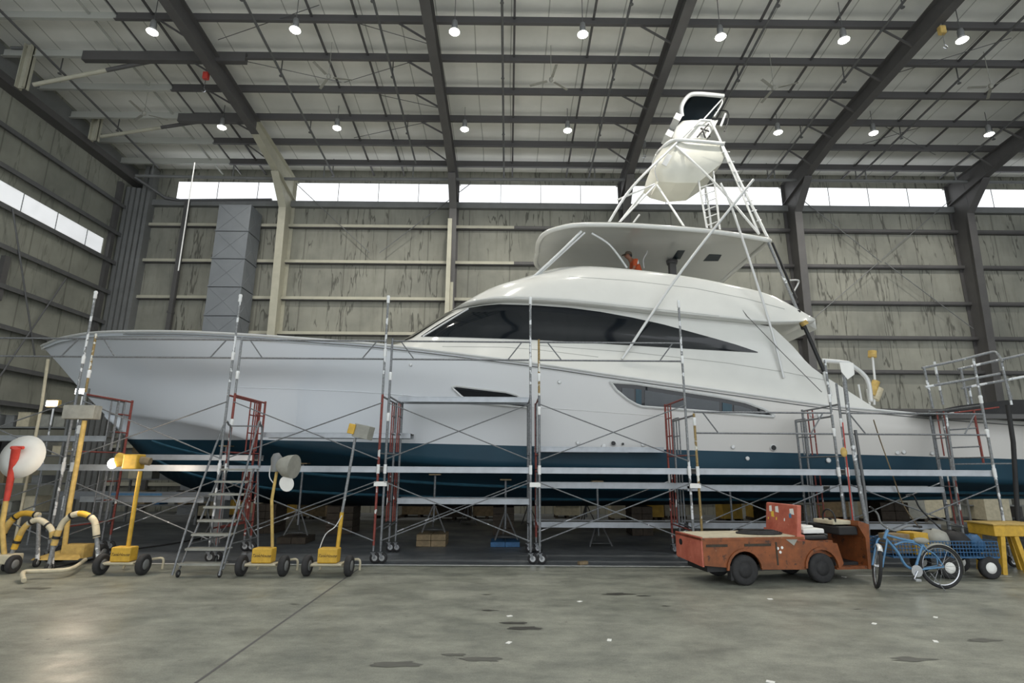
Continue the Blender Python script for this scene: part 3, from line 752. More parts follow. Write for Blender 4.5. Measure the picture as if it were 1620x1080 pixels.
# bits on the bridge
c = P(1063, 418, Y=YC); e = MB(); e.bbox((c.x-.1, c.y-.1, c.z-.4), (c.x+.1, c.y+.1, c.z)); e.lathe([(.16, .0), (.18, .12), (.02, .14)], c, n=14); e.build('helm_light', 'steel_dark', fly)
m = MB(); m.tube(spl([P(1019, 424, Y=YC-.5), P(1018, 410, Y=YC-.5), P(1024, 398, Y=YC-.5), P(1022, 385, Y=YC-.5), P(1033, 372, Y=YC-.5)], 4), .018, 5); m.build('hanging_wire', 'whitetube', hard)
m = MB(); m.tube([P(1143, 448, Y=YC-2.3), P(1182, 500, Y=YC-2.9), P(1240, 560, Y=YC-3.1), P(1300, 620, Y=YC-3.3)], .01, 5); m.build('rope', 'steel_dark', fly)
# tuna tower
tower = empty('tuna_tower', wloc(boat)*0, 0); tower.parent = boat; tower.location = (P(1100, 365, Y=YC)-wloc(boat))
def pipe(pts, r=.045, mt='whitetube', both=False, name='tower_pipe'):
    w = [P(x, y, Y=YC-h_) for x, y, h_ in pts]
    if len(w) > 2: w = spl(w, 5)
    r *= .8
    MB().tube(w, r, 8).build(name, mt, tower)
    if both: MB().tube([mir(p) for p in w], r, 8).build(name, mt, tower)
pipe([(834, 447, 1.75), (880, 405, 1.9), (920, 366, 1.98)], .05, both=True)
pipe([(846, 440, 1.72), (890, 400, 1.86), (925, 368, 1.9)], .04)
pipe([(960, 357, 2.0), (1000, 296, 1.6), (1060, 236, .95), (1108, 190, .7)], .05, both=True)
pipe([(1108, 190, .7), (1125, 191, .7)], .05, both=True)
pipe([(1125, 192, .7), (1160, 265, 1.1), (1217, 381, 1.95)], .05, both=True)
pipe([(1140, 228, .9), (1165, 285, 1.2), (1200, 368, 1.9)], .04)
pipe([(936, 369, 1.9), (965, 388, 1.8), (992, 424, 1.9)], .04, both=True)
pipe([(975, 357, 2.0), (1036, 293, 1.0)], .04, both=True)
pipe([(977, 316, 1.5), (1036, 291, 1.0)], .035)
pipe([(1039, 292, .95), (1084, 361, 2.0)], .04)
pipe([(1069, 231, .9), (1130, 288, 1.3), (1201, 370, 1.95)], .045)
pipe([(1105, 285, .6), (1119, 364, .9)], .04); pipe([(1128, 268, .6), (1139, 364, .9)], .04)
for k in range(6):
    y = 293+k*12; pipe([(1106+(y-285)*.175, y+4, .65), (1129+(y-270)*.115, y-4, .65)], .022, name='ladder_rung')
for k in range(9):
    t = k/9; a = (1135+70*t, 225+140*t, .9+1.0*t); b = (1142+64*t, 225+138*t, .75+.95*t)
    pipe([a, (b[0]+5, b[1], b[2])], .025, name='ladder_rung')
pipe([(1192, 284, 2.6), (1080, 426, 2.9), (984, 568, 3.0)], .045, name='outrigger_pole')
pipe([(1140, 290, 2.2), (1160, 335, 2.4), (1214, 500, 2.9), (1240, 598, 3.1)], .04, name='outrigger_pole')
# rear strut, padded and black
pipe([(1216, 384, 2.0), (1240, 440, 2.3), (1262, 492, 2.6)], .05, MT['galv'] if False else 'galvw')
pipe([(1222, 384, 1.95), (1246, 440, 2.25), (1260, 472, 2.5)], .04, 'black')
pipe([(1262, 492, 2.6), (1272, 520, 2.7)], .085, 'black'); pipe([(1270, 508, 2.75), (1274, 514, 2.75)], .12, 'yelworn', name='tape_wrap')
pipe([(1272, 515, 2.7), (1304, 588, 3.0)], .06, 'black'); pipe([(1304, 588, 3.0), (1314, 626, 3.15)], .05)
pipe([(1243, 444, 2.1), (1262, 443, 1.7), (1262, 450, 1.6), (1254, 464, 1.8)], .03)
# belly band platform, basket, pod, canopy
def loop(pts, r, mt='whitetube', name='tower_ring'):
    w = spl([P(x, y, Y=YC-h_) for x, y, h_ in pts], 5); f_ = w+[mir(p) for p in reversed(w)]
    MB().tube(f_, r, 8, closed=True).build(name, mt, tower); return w
loop([(1040, 243, 0), (1046, 236, .5), (1062, 223, .8), (1085, 222, .95), (1144, 227, .95)], .06)
def tub(profrows, name, mt):
    R_ = [[P(x, y, Y=YC-h_) for x, y, h_ in r] for r in profrows]
    R_ = [[a.lerp(b, t_) for a, b in zip(r, r[1:]) for t_ in (0, .5)]+[r[-1]] for r in R_]
    m = MB(); m.grid(R_); m.grid([[mir(p) for p in r] for r in R_], flip=True)
    for r in (R_[0], R_[-1]): m.grid([r, [mir(p) for p in r]], smooth=False)
    e_ = [r[-1] for r in R_]; m.grid([e_, [mir(p) for p in e_]], smooth=False)
    return m.build(name, mt, tower)
MT['cream'] = mat('cream_fibreglass', S(206, 206, 196), .4, 0, .04, 2)
tub([[(1042, 240, 0), (1050, 232, .6), (1075, 224, .85), (1144, 229, .85)], [(1034, 256, 0), (1040, 250, .75), (1070, 246, .95), (1146, 247, .9)], [(1030, 270, 0), (1036, 268, .75), (1062, 272, .9), (1142, 258, .8)], [(1038, 287, 0), (1042, 287, .55), (1070, 289, .65), (1104, 289, .6)]], 'basket', 'cream')
pipe([(1040, 258, 1.0), (1036, 270, 1.0), (1041, 287, .8)], .02)
MB().box(P(1055, 253, Y=YC-1.0), (.16, .03, .42), Matrix.Rotation(.5, 3, 'Y')).build('speaker_plate', 'whitetube', tower)
tub([[(1062, 219, 0), (1064, 218, .45), (1080, 219, .6), (1118, 219, .55)], [(1066, 203, 0), (1070, 201, .5), (1085, 200, .62), (1130, 202, .6)], [(1078, 192, 0), (1081, 191, .4), (1095, 190, .5), (1136, 190, .5)]], 'control_pod', 'white')
for x, y in ((1069, 192), (1056, 218)): MB().box(P(x, y, Y=YC-.5), (.22, .5, .22), Matrix.Rotation(.5, 3, 'Y')).build('pod_bracket', 'whitetube', tower)
# black helm seat frame
for a, b in (((1103, 217), (1121, 196)), ((1110, 202), (1116, 218)), ((1108, 203), (1122, 208))): pipe([(*a, .7), (*b, .7)], .03, 'black')
pipe([(1132, 175, .3), (1150, 176, .5), (1152, 190, .6), (1146, 208, .6)], .03, 'black')
pipe([(1148, 180, .5), (1140, 200, .5)], .05)
# canopy: curved shell
cr = [[(1076, 190, 0), (1077, 188, .5), (1079, 184, .6)], [(1077, 173, 0), (1077, 171, .6), (1078, 169, .72)], [(1087, 157, 0), (1087, 155, .65), (1088, 153, .8)], [(1102, 150.5, 0), (1102, 149, .7), (1103, 148.5, .85)], [(1143, 153, 0), (1144, 152.5, .7), (1145, 152, .8)]]
R_ = [[P(x, y, Y=YC-h_) for x, y, h_ in r] for r in cr]
G = [list(c) for c in zip(*R_)]; G = [spl(g, 4) for g in G]
rows_c = [[mir(p) for p in g] for g in reversed(G)]+G[1:]
# interior navy lining slightly inside, outer white rim
m = MB(); m.cur = 0; m.grid(rows_c); m.cur = 1; m.grid([[p+V((.03, 0, -.03)) for p in r] for r in rows_c])
cano = m.build('canopy', ['whitetube', 'navy'], tower)
MB().tube(G[-1], .07, 8).build('canopy_rim', 'whitetube', tower); MB().tube([mir(p) for p in G[-1]], .07, 8).build('canopy_rim', 'whitetube', tower)
pipe([(1114, 188, .7), (1143, 156, .75)], .03, both=True); pipe([(1130, 184, .65), (1142, 165, .7), (1142, 156, .75)], .03, both=True)
# stern rails on cockpit
ch = 'cockpit_rail'
pipe([(1300, 570, 2.4), (1335, 573, 2.5), (1348, 578, 2.5), (1372, 600, 2.5), (1378, 635, 2.6)], .07, name=ch)
pipe([(1372, 615, 1.2), (1376, 640, 1.2)], .035, name=ch); pipe([(1358, 608, 1.2), (1364, 640, 1.2)], .035, name=ch)

# padded fishing chair fittings behind the cabin
e = empty('padded_boat_fitting', P(1383, 640, Y=YC)); tag(e, 'tall padded fitting with yellow taped pads standing in the cockpit', 'boat fitting')
MB().tube([P(1383, 640, Y=YC), P(1384, 600, Y=YC), P(1380, 562, Y=YC)], .035, 8).build('pole', 'whitetube', e)
MB().tube([P(1380, 565, Y=YC), P(1380, 555, Y=YC)], .12, 10).build('pad', 'yelworn', e)
MB().tube([P(1379, 625, Y=YC), P(1386, 603, Y=YC)], .11, 10).build('pad', 'yelworn', e)
MB().tube([P(1384, 632, Y=YC), P(1391, 614, Y=YC)], .12, 10).build('pad', 'beige', e)

# ------------------------------------------------------------------ the worker on the bridge
def person():
    base = P(1011, 427, Y=YC-.6); zf = base.z-1.12
    e = empty('person', (base.x, base.y, zf)); tag(e, 'person in orange shirt and grey cap bending forward on the flybridge', 'person')
    def skin_obj(name, pts, edges, rad, mt):
        me = bpy.data.meshes.new(name); me.from_pydata([V(p) for p in pts], edges, []); o = bpy.data.objects.new(name, me); COL.objects.link(o)
        md = o.modifiers.new('skin', 'SKIN'); md.use_smooth_shade = True
        lay = me.skin_vertices[0] if me.skin_vertices else None
        if lay is None:
            bm = bmesh.new(); bm.from_mesh(me); bm.verts.layers.skin.verify(); bm.to_mesh(me); bm.free(); lay = me.skin_vertices[0]
        for i, r in enumerate(rad): lay.data[i].radius = (r, r) if not isinstance(r, tuple) else r; lay.data[i].use_root = (i == 0)
        o.modifiers.new('sub', 'SUBSURF').levels = 1; me.materials.append(MT[mt]); return o
    # local frame: faces -x, leaning forward, z=0 at feet
    pts = [(0, 0, .82), (-.05, 0, 1.05), (-.12, 0, 1.25), (-.19, 0, 1.38), (-.25, 0, 1.46), (-.30, 0, 1.54), (-.31, 0, 1.62),
           (-.02, .1, .78), (.05, .12, .45), (.12, .12, .07), (0, .13, .03), (-.02, -.1, .78), (.0, -.12, .44), (.08, -.12, .07), (-.05, -.13, .03),
           (-.16, .2, 1.33), (-.2, .26, 1.05), (-.42, .2, .95), (-.16, -.2, 1.33), (-.22, -.26, 1.05), (-.44, -.2, .97)]
    ed = [(0, 1), (1, 2), (2, 3), (3, 4), (4, 5), (5, 6), (0, 7), (7, 8), (8, 9), (9, 10), (0, 11), (11, 12), (12, 13), (13, 14), (3, 15), (15, 16), (16, 17), (3, 18), (18, 19), (19, 20)]
    rad = [.14, .13, .15, .12, .06, .085, .09, .09, .065, .045, .045, .09, .065, .045, .045, .055, .045, .03, .055, .045, .03]
    n0 = len(pts)
    for s_, w in ((1, 17), (-1, 20)):
        p = V(pts[w]); pm = p+V((-.08, 0, -.01)); pts.append(tuple(pm)); ed.append((w, len(pts)-1)); rad.append(.03); pi = len(pts)-1
        for k, (dy, ln) in enumerate(((-.03, .07), (-.01, .085), (.01, .08), (.03, .06))):
            a = pm+V((-.05, dy, -.01)); b = a+V((-ln*.6, 0, -.03)); pts += [tuple(a), tuple(b)]; ed += [(pi, len(pts)-2), (len(pts)-2, len(pts)-1)]; rad += [.01, .008]
        a = p+V((-.05, -.045*s_, -.01)); pts.append(tuple(a)); ed.append((w, len(pts)-1)); rad.append(.011)
    b = skin_obj('body', pts, ed, rad, 'skin'); b.parent = e
    sh = skin_obj('shirt', [(0, 0, .8), (-.05, 0, 1.05), (-.12, 0, 1.25), (-.19, 0, 1.38), (-.16, .2, 1.34), (-.19, .245, 1.12), (-.16, -.2, 1.34), (-.2, -.245, 1.12), (-.23, 0, 1.42)], [(0, 1), (1, 2), (2, 3), (3, 4), (4, 5), (3, 6), (6, 7), (3, 8)], [.165, .155, .175, .14, .08, .065, .08, .065, .08], 'orange_cloth'); sh.parent = e
    tr = skin_obj('trousers', [(0, 0, .84), (-.02, .1, .78), (.05, .12, .45), (.12, .12, .1), (-.02, -.1, .78), (.0, -.12, .44), (.08, -.12, .1)], [(0, 1), (1, 2), (2, 3), (0, 4), (4, 5), (5, 6)], [.16, .11, .085, .07, .11, .085, .07], 'denim'); tr.parent = e
    e['_local'] = 1
    h = V((-.31, 0, 1.58))
    m = MB(); m.ball(h, .1, 1.08, .82, 1.15); m.ball(h+V((-.11, 0, -.015)), .02, 1.2, .8, 1.3, 8)
    for s_ in (1, -1): m.ball(h+V((.0, .085*s_, -.01)), .025, .8, .5, 1.2, 8)
    m.build('head', 'skin', e)
    m = MB(); m.ball(h+V((-.092, .035, .015)), .012, 1, 1, .8, 8); m.ball(h+V((-.092, -.035, .015)), .012, 1, 1, .8, 8); m.box(h+V((-.1, 0, -.055)), (.012, .045, .008)); m.build('eyes_and_mouth', 'black', e)
    MB().ball(h+V((.035, 0, .01)), .1, .85, .86, 1.0).build('hair', 'black', e)
    m = MB(); m.lathe([(.108, 0), (.106, .05), (.085, .09), (.02, .11)], h+V((.0, 0, .03)), (.12, 0, 1), 16); m.box(h+V((-.14, 0, .03)), (.12, .13, .012), Matrix.Rotation(-.3, 3, 'Y')); m.build('cap', 'cap', e)
    m = MB(); m.box((-.1, -.2, 1.3), (.1, .06, .14)); m.build('shoulder_patch', 'paper', e, bevel=.02)
person()

# ------------------------------------------------------------------ scaffolding
YF, YR = 11.3, 12.75
def frame(par, x, z0, z1, mts, s=1):
    """end frame in the YZ plane: near post, far post, two ladder posts, rungs"""
    f = MB(); f.cur = 0
    f.tube([(x, YF, z0), (x, YF, z1)], .026, 8); f.cur = 1; f.tube([(x, YR, z0), (x, YR, z1)], .026, 8)
    f.tube([(x, YF, z1-.04), (x, YR, z1-.04)], .021, 6); f.cur = 2
    for y in (YR-.42, YR-.22): f.tube([(x, y, z0+.35), (x, y, z1-.04)], .015, 6)
    f.cur = 1
    for z in (z0+.3, z0+.75, z0+1.15):
        f.tube([(x, YR-.42 if z > z0+.4 else YF, z), (x, YR, z)], .015, 6)
    return f.build('end_frame', mts, par)
def caster(par, x, y):
    e = MB(); e.tube([(x, y, .22), (x, y, .36)], .022, 8); e.box((x, y, .2), (.1, .07, .012))
    for s_ in (-1, 1): e.prism([(x-.03, y+.035*s_, .2), (x+.03, y+.035*s_, .2), (x+.06, y+.035*s_, .1), (x+.02, y+.035*s_, .08)], (0, .004, 0))
    c = e.build('caster', 'galv', par)
    w = MB(); w.lathe([(.06, -.022), (.1, -.018), (.1, .018), (.06, .022)], (x+.04, y, .101), (0, 1, 0), 18); w.build('wheel', 'rubber', c)
    w = MB(); w.lathe([(.055, -.026), (.055, .026)], (x+.04, y, .101), (0, 1, 0), 12); w.build('hub', 'chrome', c)
def brace(par, a, b, mt='galv'): MB().tube([a, b], .013, 6).build('cross_brace', mt, par)
def guard(par, xa, xb, z0, z1, ya=YF, strut=True):
    g = MB(); 
    for z in (z0, z1): g.tube([(xa, ya, z), (xb, ya, z)], .019, 8)
    g.tube([(xa+.18, ya, z1), (xa+.48, ya, z0)], .014, 6); g.tube([(xb-.18, ya, z1), (xb-.48, ya, z0)], .014, 6)
    g.build('guard_rail', 'galv', par)
def wraps(par, x, zs, y=YF, mt='plastic_film'):
    for z in zs: MB().lathe([(.028, 0), (.036, .02), (.033, .1), (.04, .14), (.028, .17)], (x, y, z), n=10).build('tape_wrap', mt, par)
labs = ['rolling scaffold tower at the far left beside the bow tip', 'rolling scaffold tower behind the rolling ladder at the bow', 'rolling scaffold tower behind the two yellow box lamps', 'rolling scaffold tower below the small hull window', 'rolling scaffold tower below the long hull window', 'lower scaffold bay behind the orange truck', 'rightmost scaffold bay behind the bicycle and stern']
XS = [(-11.95, -8.95), (-8.78, -5.82), (-5.68, -2.62), (-2.48, .46), (.64, 3.68), (3.85, 6.72), (6.9, 9.9)]
posttop = [(4.5, 5.5), (4.55, 5.45), (4.5, 5.45), (4.5, 5.45), (4.5, 5.4), (3.0, 4.1), (3.6, 4.15)]
plmat = ['galvw', 'redtube', 'galv', 'yeltube', 'galv']
for i, ((a, b), (za, zb)) in enumerate(zip(XS, posttop)):
    e = empty('scaffold_tower', ((a+b)/2, (YF+YR)/2, 0)); tag(e, labs[i], 'scaffold', 'rolling scaffold towers along the hull')
    hi_ = i < 5 
    mm = [['galvw', 'galv', 'redtube'], ['galvw', 'redtube', 'galv'], ['redtube', 'redtube', 'redtube'], ['galv', 'galv', 'redtube'], ['galv', 'redtube', 'galv'], ['yeltube', 'galv', 'galv'], ['galvw', 'galv', 'redtube']][i]
    mn = [['galvw', 'galv', 'galv'], ['galvw', 'redtube', 'redtube'], ['redtube', 'galv', 'redtube'], ['galv', 'galv', 'galv'], ['galvw', 'redtube', 'redtube'], ['galvw', 'galv', 'galv'], ['galvw', 'galv', 'redtube']][i]
    for x, mts in ((a, mm), (b, mn)):
        frame(e, x, .33, 1.78, mts); 
        frame(e, x, 1.8, 3.3 if hi_ else (2.95 if i == 5 else 3.2), [mts[0], mts[1], mts[2]])
        caster(e, x, YF); caster(e, x, YR)
        MB().lathe([(.034, -.09), (.034, .09)], (x, YF, 1.79), n=10).build('coupling_pin', 'plastic_film', e)
    MB().tube([(a, YF, 3.0), (a, YF, za)], .024, 8).build('guard_post', ['galvw', 'yeltube', 'galvw', 'galv', 'yeltube', 'yeltube', 'galvw'][i], e)
    MB().tube([(b, YF, 3.0), (b, YF, zb)], .024, 8).build('guard_post', 'galvw', e)
    wraps(e, b, (3.9+.1*(i % 3), zb-.17) if hi_ else (2.5, 3.2)); wraps(e, a, (2.3+.15*i % .9, 3.6) if hi_ else (2.7,))
    if i == 3: MB().box((b+.09, YF-.03, 1.5), (.22, .02, .09)).build('white_plate', 'paper', e)
    if i == 2: MB().box((b+.07, YF-.03, 1.5), (.26, .02, .09)).build('white_plate', 'paper', e)
    if i == 4: MB().box((b+.09, YF-.03, 1.5), (.22, .02, .09)).build('white_plate', 'paper', e)
    if hi_: guard(e, a, b, 4.05, 4.44)
    else: guard(e, a, b, 2.55, 2.98)
    z1, z2 = (.42, 1.55)
    brace(e, (a, YF-.03, z1+1.12), (b, YF-.03, z1)); brace(e, (a, YF-.03, z1), (b, YF-.03, z2))
    if hi_:
        brace(e, (a, YF-.03, 3.12), (b, YF-.03, 1.98)); brace(e, (a, YF-.03, 1.98), (b, YF-.03, 3.12))
    brace(e, (a, YR+.03, z1), (b, YR+.03, z2), 'galvw')
# planks
def plank(x0, x1, y, z, w, label, d=.11):
    e = empty('scaffold_plank', ((x0+x1)/2, y, z)); tag(e, label, 'scaffold plank', 'aluminium scaffold planks')
    m = MB(); m.bbox((x0, y-w/2, z-.012), (x1, y+w/2, z)); m.build('deck', 'plank_top', e)
    for s_ in (-1, 1):
        yy = y+s_*w/2; m = MB(); m.bbox((x0, yy-.008, z-d), (x1, yy+.008, z+.008)); m.bbox((x0, yy-.02, z-.006), (x1, yy+.02, z+.01)); m.bbox((x0, yy-.02, z-d), (x1, yy+.02, z-d+.01))
        xx = x0+.2
        while xx < x1: m.lathe([(.012, 0), (.01, .004)], (xx, yy-.014, z-d/2), (0, 1, 0), 8); xx += .6
        m.build('side_rail', 'alu', e)
    return e
Xn = [(x[0]-.02, x[1]+.02) for x in XS]
ql = ['far left bow', 'rolling ladder', 'two box lamps', 'small hull window', 'long hull window', 'orange truck', 'bicycle']
for i, (a, b) in enumerate(Xn):
    plank(a, b, YF+.28, 1.83, .48, 'aluminium plank at eye level on the scaffold by the %s' % ql[i])
plank(*Xn[3], YR-.2, 3.38, .45, 'upper aluminium plank crossing in front of the small hull window')
plank(Xn[0][0], Xn[0][1], YR-.2, 2.45, .45, 'waist high aluminium plank under the bow tip on the far left scaffold')
plank(Xn[1][0], Xn[1][1], YR+.25, 2.06, .45, 'aluminium plank just above eye level behind the rolling ladder')
plank(Xn[2][0], Xn[2][1]+.35, YR+.2, 2.58, .45, 'raised aluminium plank above the waterline behind the two box lamps')
plank(Xn[4][0], Xn[4][1]-.1, YR+.25, 2.3, .45, 'aluminium plank along the waterline below the long hull window')
plank(Xn[3][0]+.1, Xn[3][1], YR-.2, 1.16, .45, 'low aluminium plank near the jack stand under the small hull window')
plank(Xn[4][0], Xn[4][1]+.3, YF+.9, 1.52, .45, 'lower aluminium plank below eye level under the long hull window')
plank(Xn[5][0], Xn[5][1], YF+.9, 1.48, .45, 'lower aluminium plank below eye level above the orange truck')
plank(Xn[6][0], Xn[6][1]-.6, YF+.9, 1.48, .45, 'lower aluminium plank below eye level above the bicycle')
plank(Xn[4][0], Xn[5][0]+.2, YR+.5, .62, .5, 'knee high aluminium plank left of the orange truck')
plank(Xn[5][0]+.3, Xn[6][1], YR+.5, .62, .5, 'knee high aluminium plank behind the truck and bicycle')
plank(-9.7, -6.9, YR+.4, 1.12, .5, 'knee high aluminium plank behind the glowing yellow lamp')

# ------------------------------------------------------------------ work platform at the stern
e = empty('work_platform', (11.2, 12.7, 0)); tag(e, 'raised work platform with silver hand rails and dark tarp beside the stern', 'platform')
def wp(x, y, Y=12.6): return P(x, y, Y=Y)
MB().tube(spl([wp(1459, 582), wp(1520, 569), wp(1568, 557, 12.4), wp(1578, 560, 12.3), wp(1586, 572, 12.2)], 4), .03, 8).build('hand_rail', 'galvw', e)
MB().tube([wp(1464, 612), wp(1582, 591, 12.3)], .03, 8).build('hand_rail', 'galvw', e)
MB().tube([wp(1515, 584, 12.9), wp(1640, 556, 12.9)], .03, 8).build('hand_rail', 'galvw', e)
MB().tube([wp(1521, 614, 12.9), wp(1640, 592, 12.9)], .03, 8).build('hand_rail', 'galvw', e)
for a, b, Y in (((1462, 582), (1476, 646), 12.6), ((1478, 572), (1492, 640), 12.9), ((1520, 584), (1532, 640), 12.9), ((1533, 612), (1538, 640), 12.9), ((1584, 572), (1600, 640), 12.25), ((1592, 605), (1600, 632), 12.9)):
    MB().tube([wp(*a, Y), wp(*b, Y)], .028, 8).build('rail_post', 'galvw', e)
a = wp(1470, 645, 12.7); b = wp(1640, 632, 12.7)
m = MB(); m.prism([wp(1450, 657, 12.7), wp(1520, 641, 12.7), wp(1600, 632, 12.7), wp(1680, 632, 12.7), wp(1680, 668, 12.7), wp(1600, 664, 12.7), wp(1540, 660, 12.7)], (0, .2, 0)); m.build('tarp', 'tarp', e)
m = MB(); m.bbox((9.98, 12.45, 3.0), (12.6, 12.9, 3.1)); m.build('deck', 'steel_dark', e)
for x in (10.0, 12.5):
    for y in (12.5, 12.85): MB().tube([(x, y, 0), (x, y, 3.05)], .03, 8).build('leg', 'galvw', e)
# red ladder frame hung there
e = empty('scaffold_side_frame', (8.95, 12.3, 2.0)); tag(e, 'short red ladder frame on the right beside the stern work platform', 'ladder frame')
for a, b, mt in (((1496, 652), (1512, 760), 'galvw'), ((1540, 648), (1556, 732), 'redtube')): MB().tube([wp(*a, 12.2), wp(*b, 12.2)], .024, 8).build('post', mt, e)
for a, b in (((1498, 654), (1580, 644)), ((1500, 680), (1544, 677)), ((1504, 708), (1550, 706)), ((1508, 734), (1600, 733))): MB().tube([wp(*a, 12.2), wp(*b, 12.2)], .018, 6).build('rung', 'redtube' if a[1] < 660 else 'galv', e)
# tall white stand pole at 1340-1372
e = empty('white_taped_pole', P(1372, 855, Y=11.15)); tag(e, 'tall white taped pole rising past the cockpit beside the truck front', 'pole')
MB().tube([P(1333, 575, Y=11.15), P(1345, 680, Y=11.15), P(1360, 770, Y=11.15), P(1373, 838, Y=11.15)], .04, 8).build('pole', 'galvw', e)
MB().tube([P(1353, 680, Y=11.2), P(1367, 770, Y=11.2), P(1379, 893, Y=11.2)], .03, 8).build('lower_pole', 'pipe_dark', e)
m = MB(); m._add([P(1328, 573, Y=11.1), P(1350, 574, Y=11.1), P(1352, 592, Y=11.1), P(1341, 600, Y=11.1), P(1331, 588, Y=11.1)], [(0, 1, 2, 3, 4)]); m.build('rag', 'paper', e)
m = MB(); m.tube([P(1594, 640, Y=11.15), P(1603, 700, Y=11.15), P(1612, 852, Y=11.15)], .042, 10); tag(m.build('black_tarp_roll', 'tarp', origin=P(1612, 852, Y=11.15)), 'tall black rolled tarp strapped beside the rightmost scaffold post', 'tarp roll')
# red pull cord
m = MB(); m.tube([P(1333, 668, Y=11.0), P(1341, 745, Y=11.0), P(1352, 850, Y=11.0)], .012, 5); tag(m.build('hanging_cord', 'red', origin=P(1333, 668, Y=11.0)), 'red cord hanging from the rail above the truck', 'cord')
m = MB(); m.ball(P(1335, 715, Y=11.0), .07, 1, .4, 1.4); tag(m.build('masking_bag', 'yelworn', origin=P(1335, 715, Y=11.0)), 'small pale bag tied to the red hanging cord', 'bag')
m = MB(); m.tube(spl([P(1382, 664, Y=11.25), P(1392, 695, Y=11.6), P(1410, 745, Y=11.8), P(1430, 800, Y=12.0), P(1455, 835, Y=12.2)], 4), .012, 5); tag(m.build('sloping_cord', 'wood', origin=P(1382, 664, Y=11.25)), 'thin brown cord sloping down behind the bicycle', 'cord')

# ------------------------------------------------------------------ jack stands and blocking under the hull
def hz(x, y):
    h = hull_bvh.ray_cast(V((x, y, -.5)), V((0, 0, 1))); return h[0].z if h[0] is not None else 1.3
def jack(x, y, zb, label):
    e = empty('jack_stand', (x, y, 0)); tag(e, label, 'jack stand', 'boat jack stands under the hull')
    top_ = min(hz(x+a_, y+b_) for a_ in (-.15, .15) for b_ in (-.13, .13))-.02
    MB().tube([(x, y, zb+.25), (x, y, top_-.02)], .028, 8).build('screw_post', 'galv', e)
    MB().box((x, y, top_-.01), (.28, .24, .03)).build('hull_pad', 'wood', e)
    for a in (90, 210, 330):
        r = math.radians(a+10); f_ = (x+.32*math.cos(r), y+.32*math.sin(r), zb+.02)
        MB().tube([f_, (x+.03*math.cos(r), y+.03*math.sin(r), zb+.62)], .02, 6).build('leg', 'pipe_dark', e)
    MB().lathe([(.3, 0), (.3, .015)], (x, y, zb+.08), n=3).build('foot_ring', 'pipe_dark', e)
def blocks(x, y, w, h, label, mt='wood', n=2, d=.45):
    e = empty('timber_blocking', (x, y, 0)); tag(e, label, 'timber block', 'timber blocks under the hull')
    for j in range(n):
        for i in range(2): MB().box((x-w/4+i*w/2, y, h*(j+.5)/n), (w/2-.01, d, h/n-.008)).build('block', mt, e, bevel=.008)
jl = [(-1.8, 13.9, .28, 'blocks', 'tripod jack stand on timber blocks left of the centre scaffold posts'), (-.05, 13.9, .12, 'blocks', 'tripod jack stand on a small blue block by the centre scaffold posts'), (2.2, 13.8, .0, '', 'tripod jack stand on bare floor below the long hull window'), (-5.2, 14.2, .16, 'blocks', 'tripod jack stand on a dark block behind the drum lamp'), (5.5, 13.9, 0, '', 'tripod jack stand right behind the truck bed'), (8.3, 13.9, 0, '', 'tripod jack stand behind the bicycle handlebar'), (-1.3, 18.7, 0, '', 'far side jack stand seen below the keel, left of centre posts'), (.7, 18.7, 0, '', 'far side jack stand seen below the keel by the centre posts'), (2.6, 18.7, 0, '', 'far side jack stand seen below the long hull window'), (-7.4, 14.6, 0, '', 'tripod jack stand under the bow behind the glowing lamp')]
for k, (x, y, zb, bl, lab) in enumerate(jl):
    jack(x, y, zb, lab)
    if bl: blocks(x, y, .7, zb, ['low timber block pad left of the centre scaffold posts', 'small blue block pad by the centre scaffold posts', '', 'dark timber block pad behind the drum lamp'][k], ['wood', 'bluedark', '', 'wooddark'][k], 2 if zb > .2 else 1, .7)
for k, (px, Y, w) in enumerate([(545, 16.3, .75), (797, 16.3, .6), (1230, 16.3, 1.1), (430, 16.3, .6), (1010, 16.3, .6), (1400, 16.3, .8)]):
    X = P(px, 800, Y=Y).x; zt_ = min(hz(X+a_, Y+b_) for a_ in (-w/2, w/2) for b_ in (0, .05))-.02
    blocks(X, Y, w, zt_, 'dark stacked keel block tower under the centreline, %s from the bow' % ['second', 'third', 'fifth', 'first', 'fourth', 'sixth'][k], 'wooddark', 4, .8)

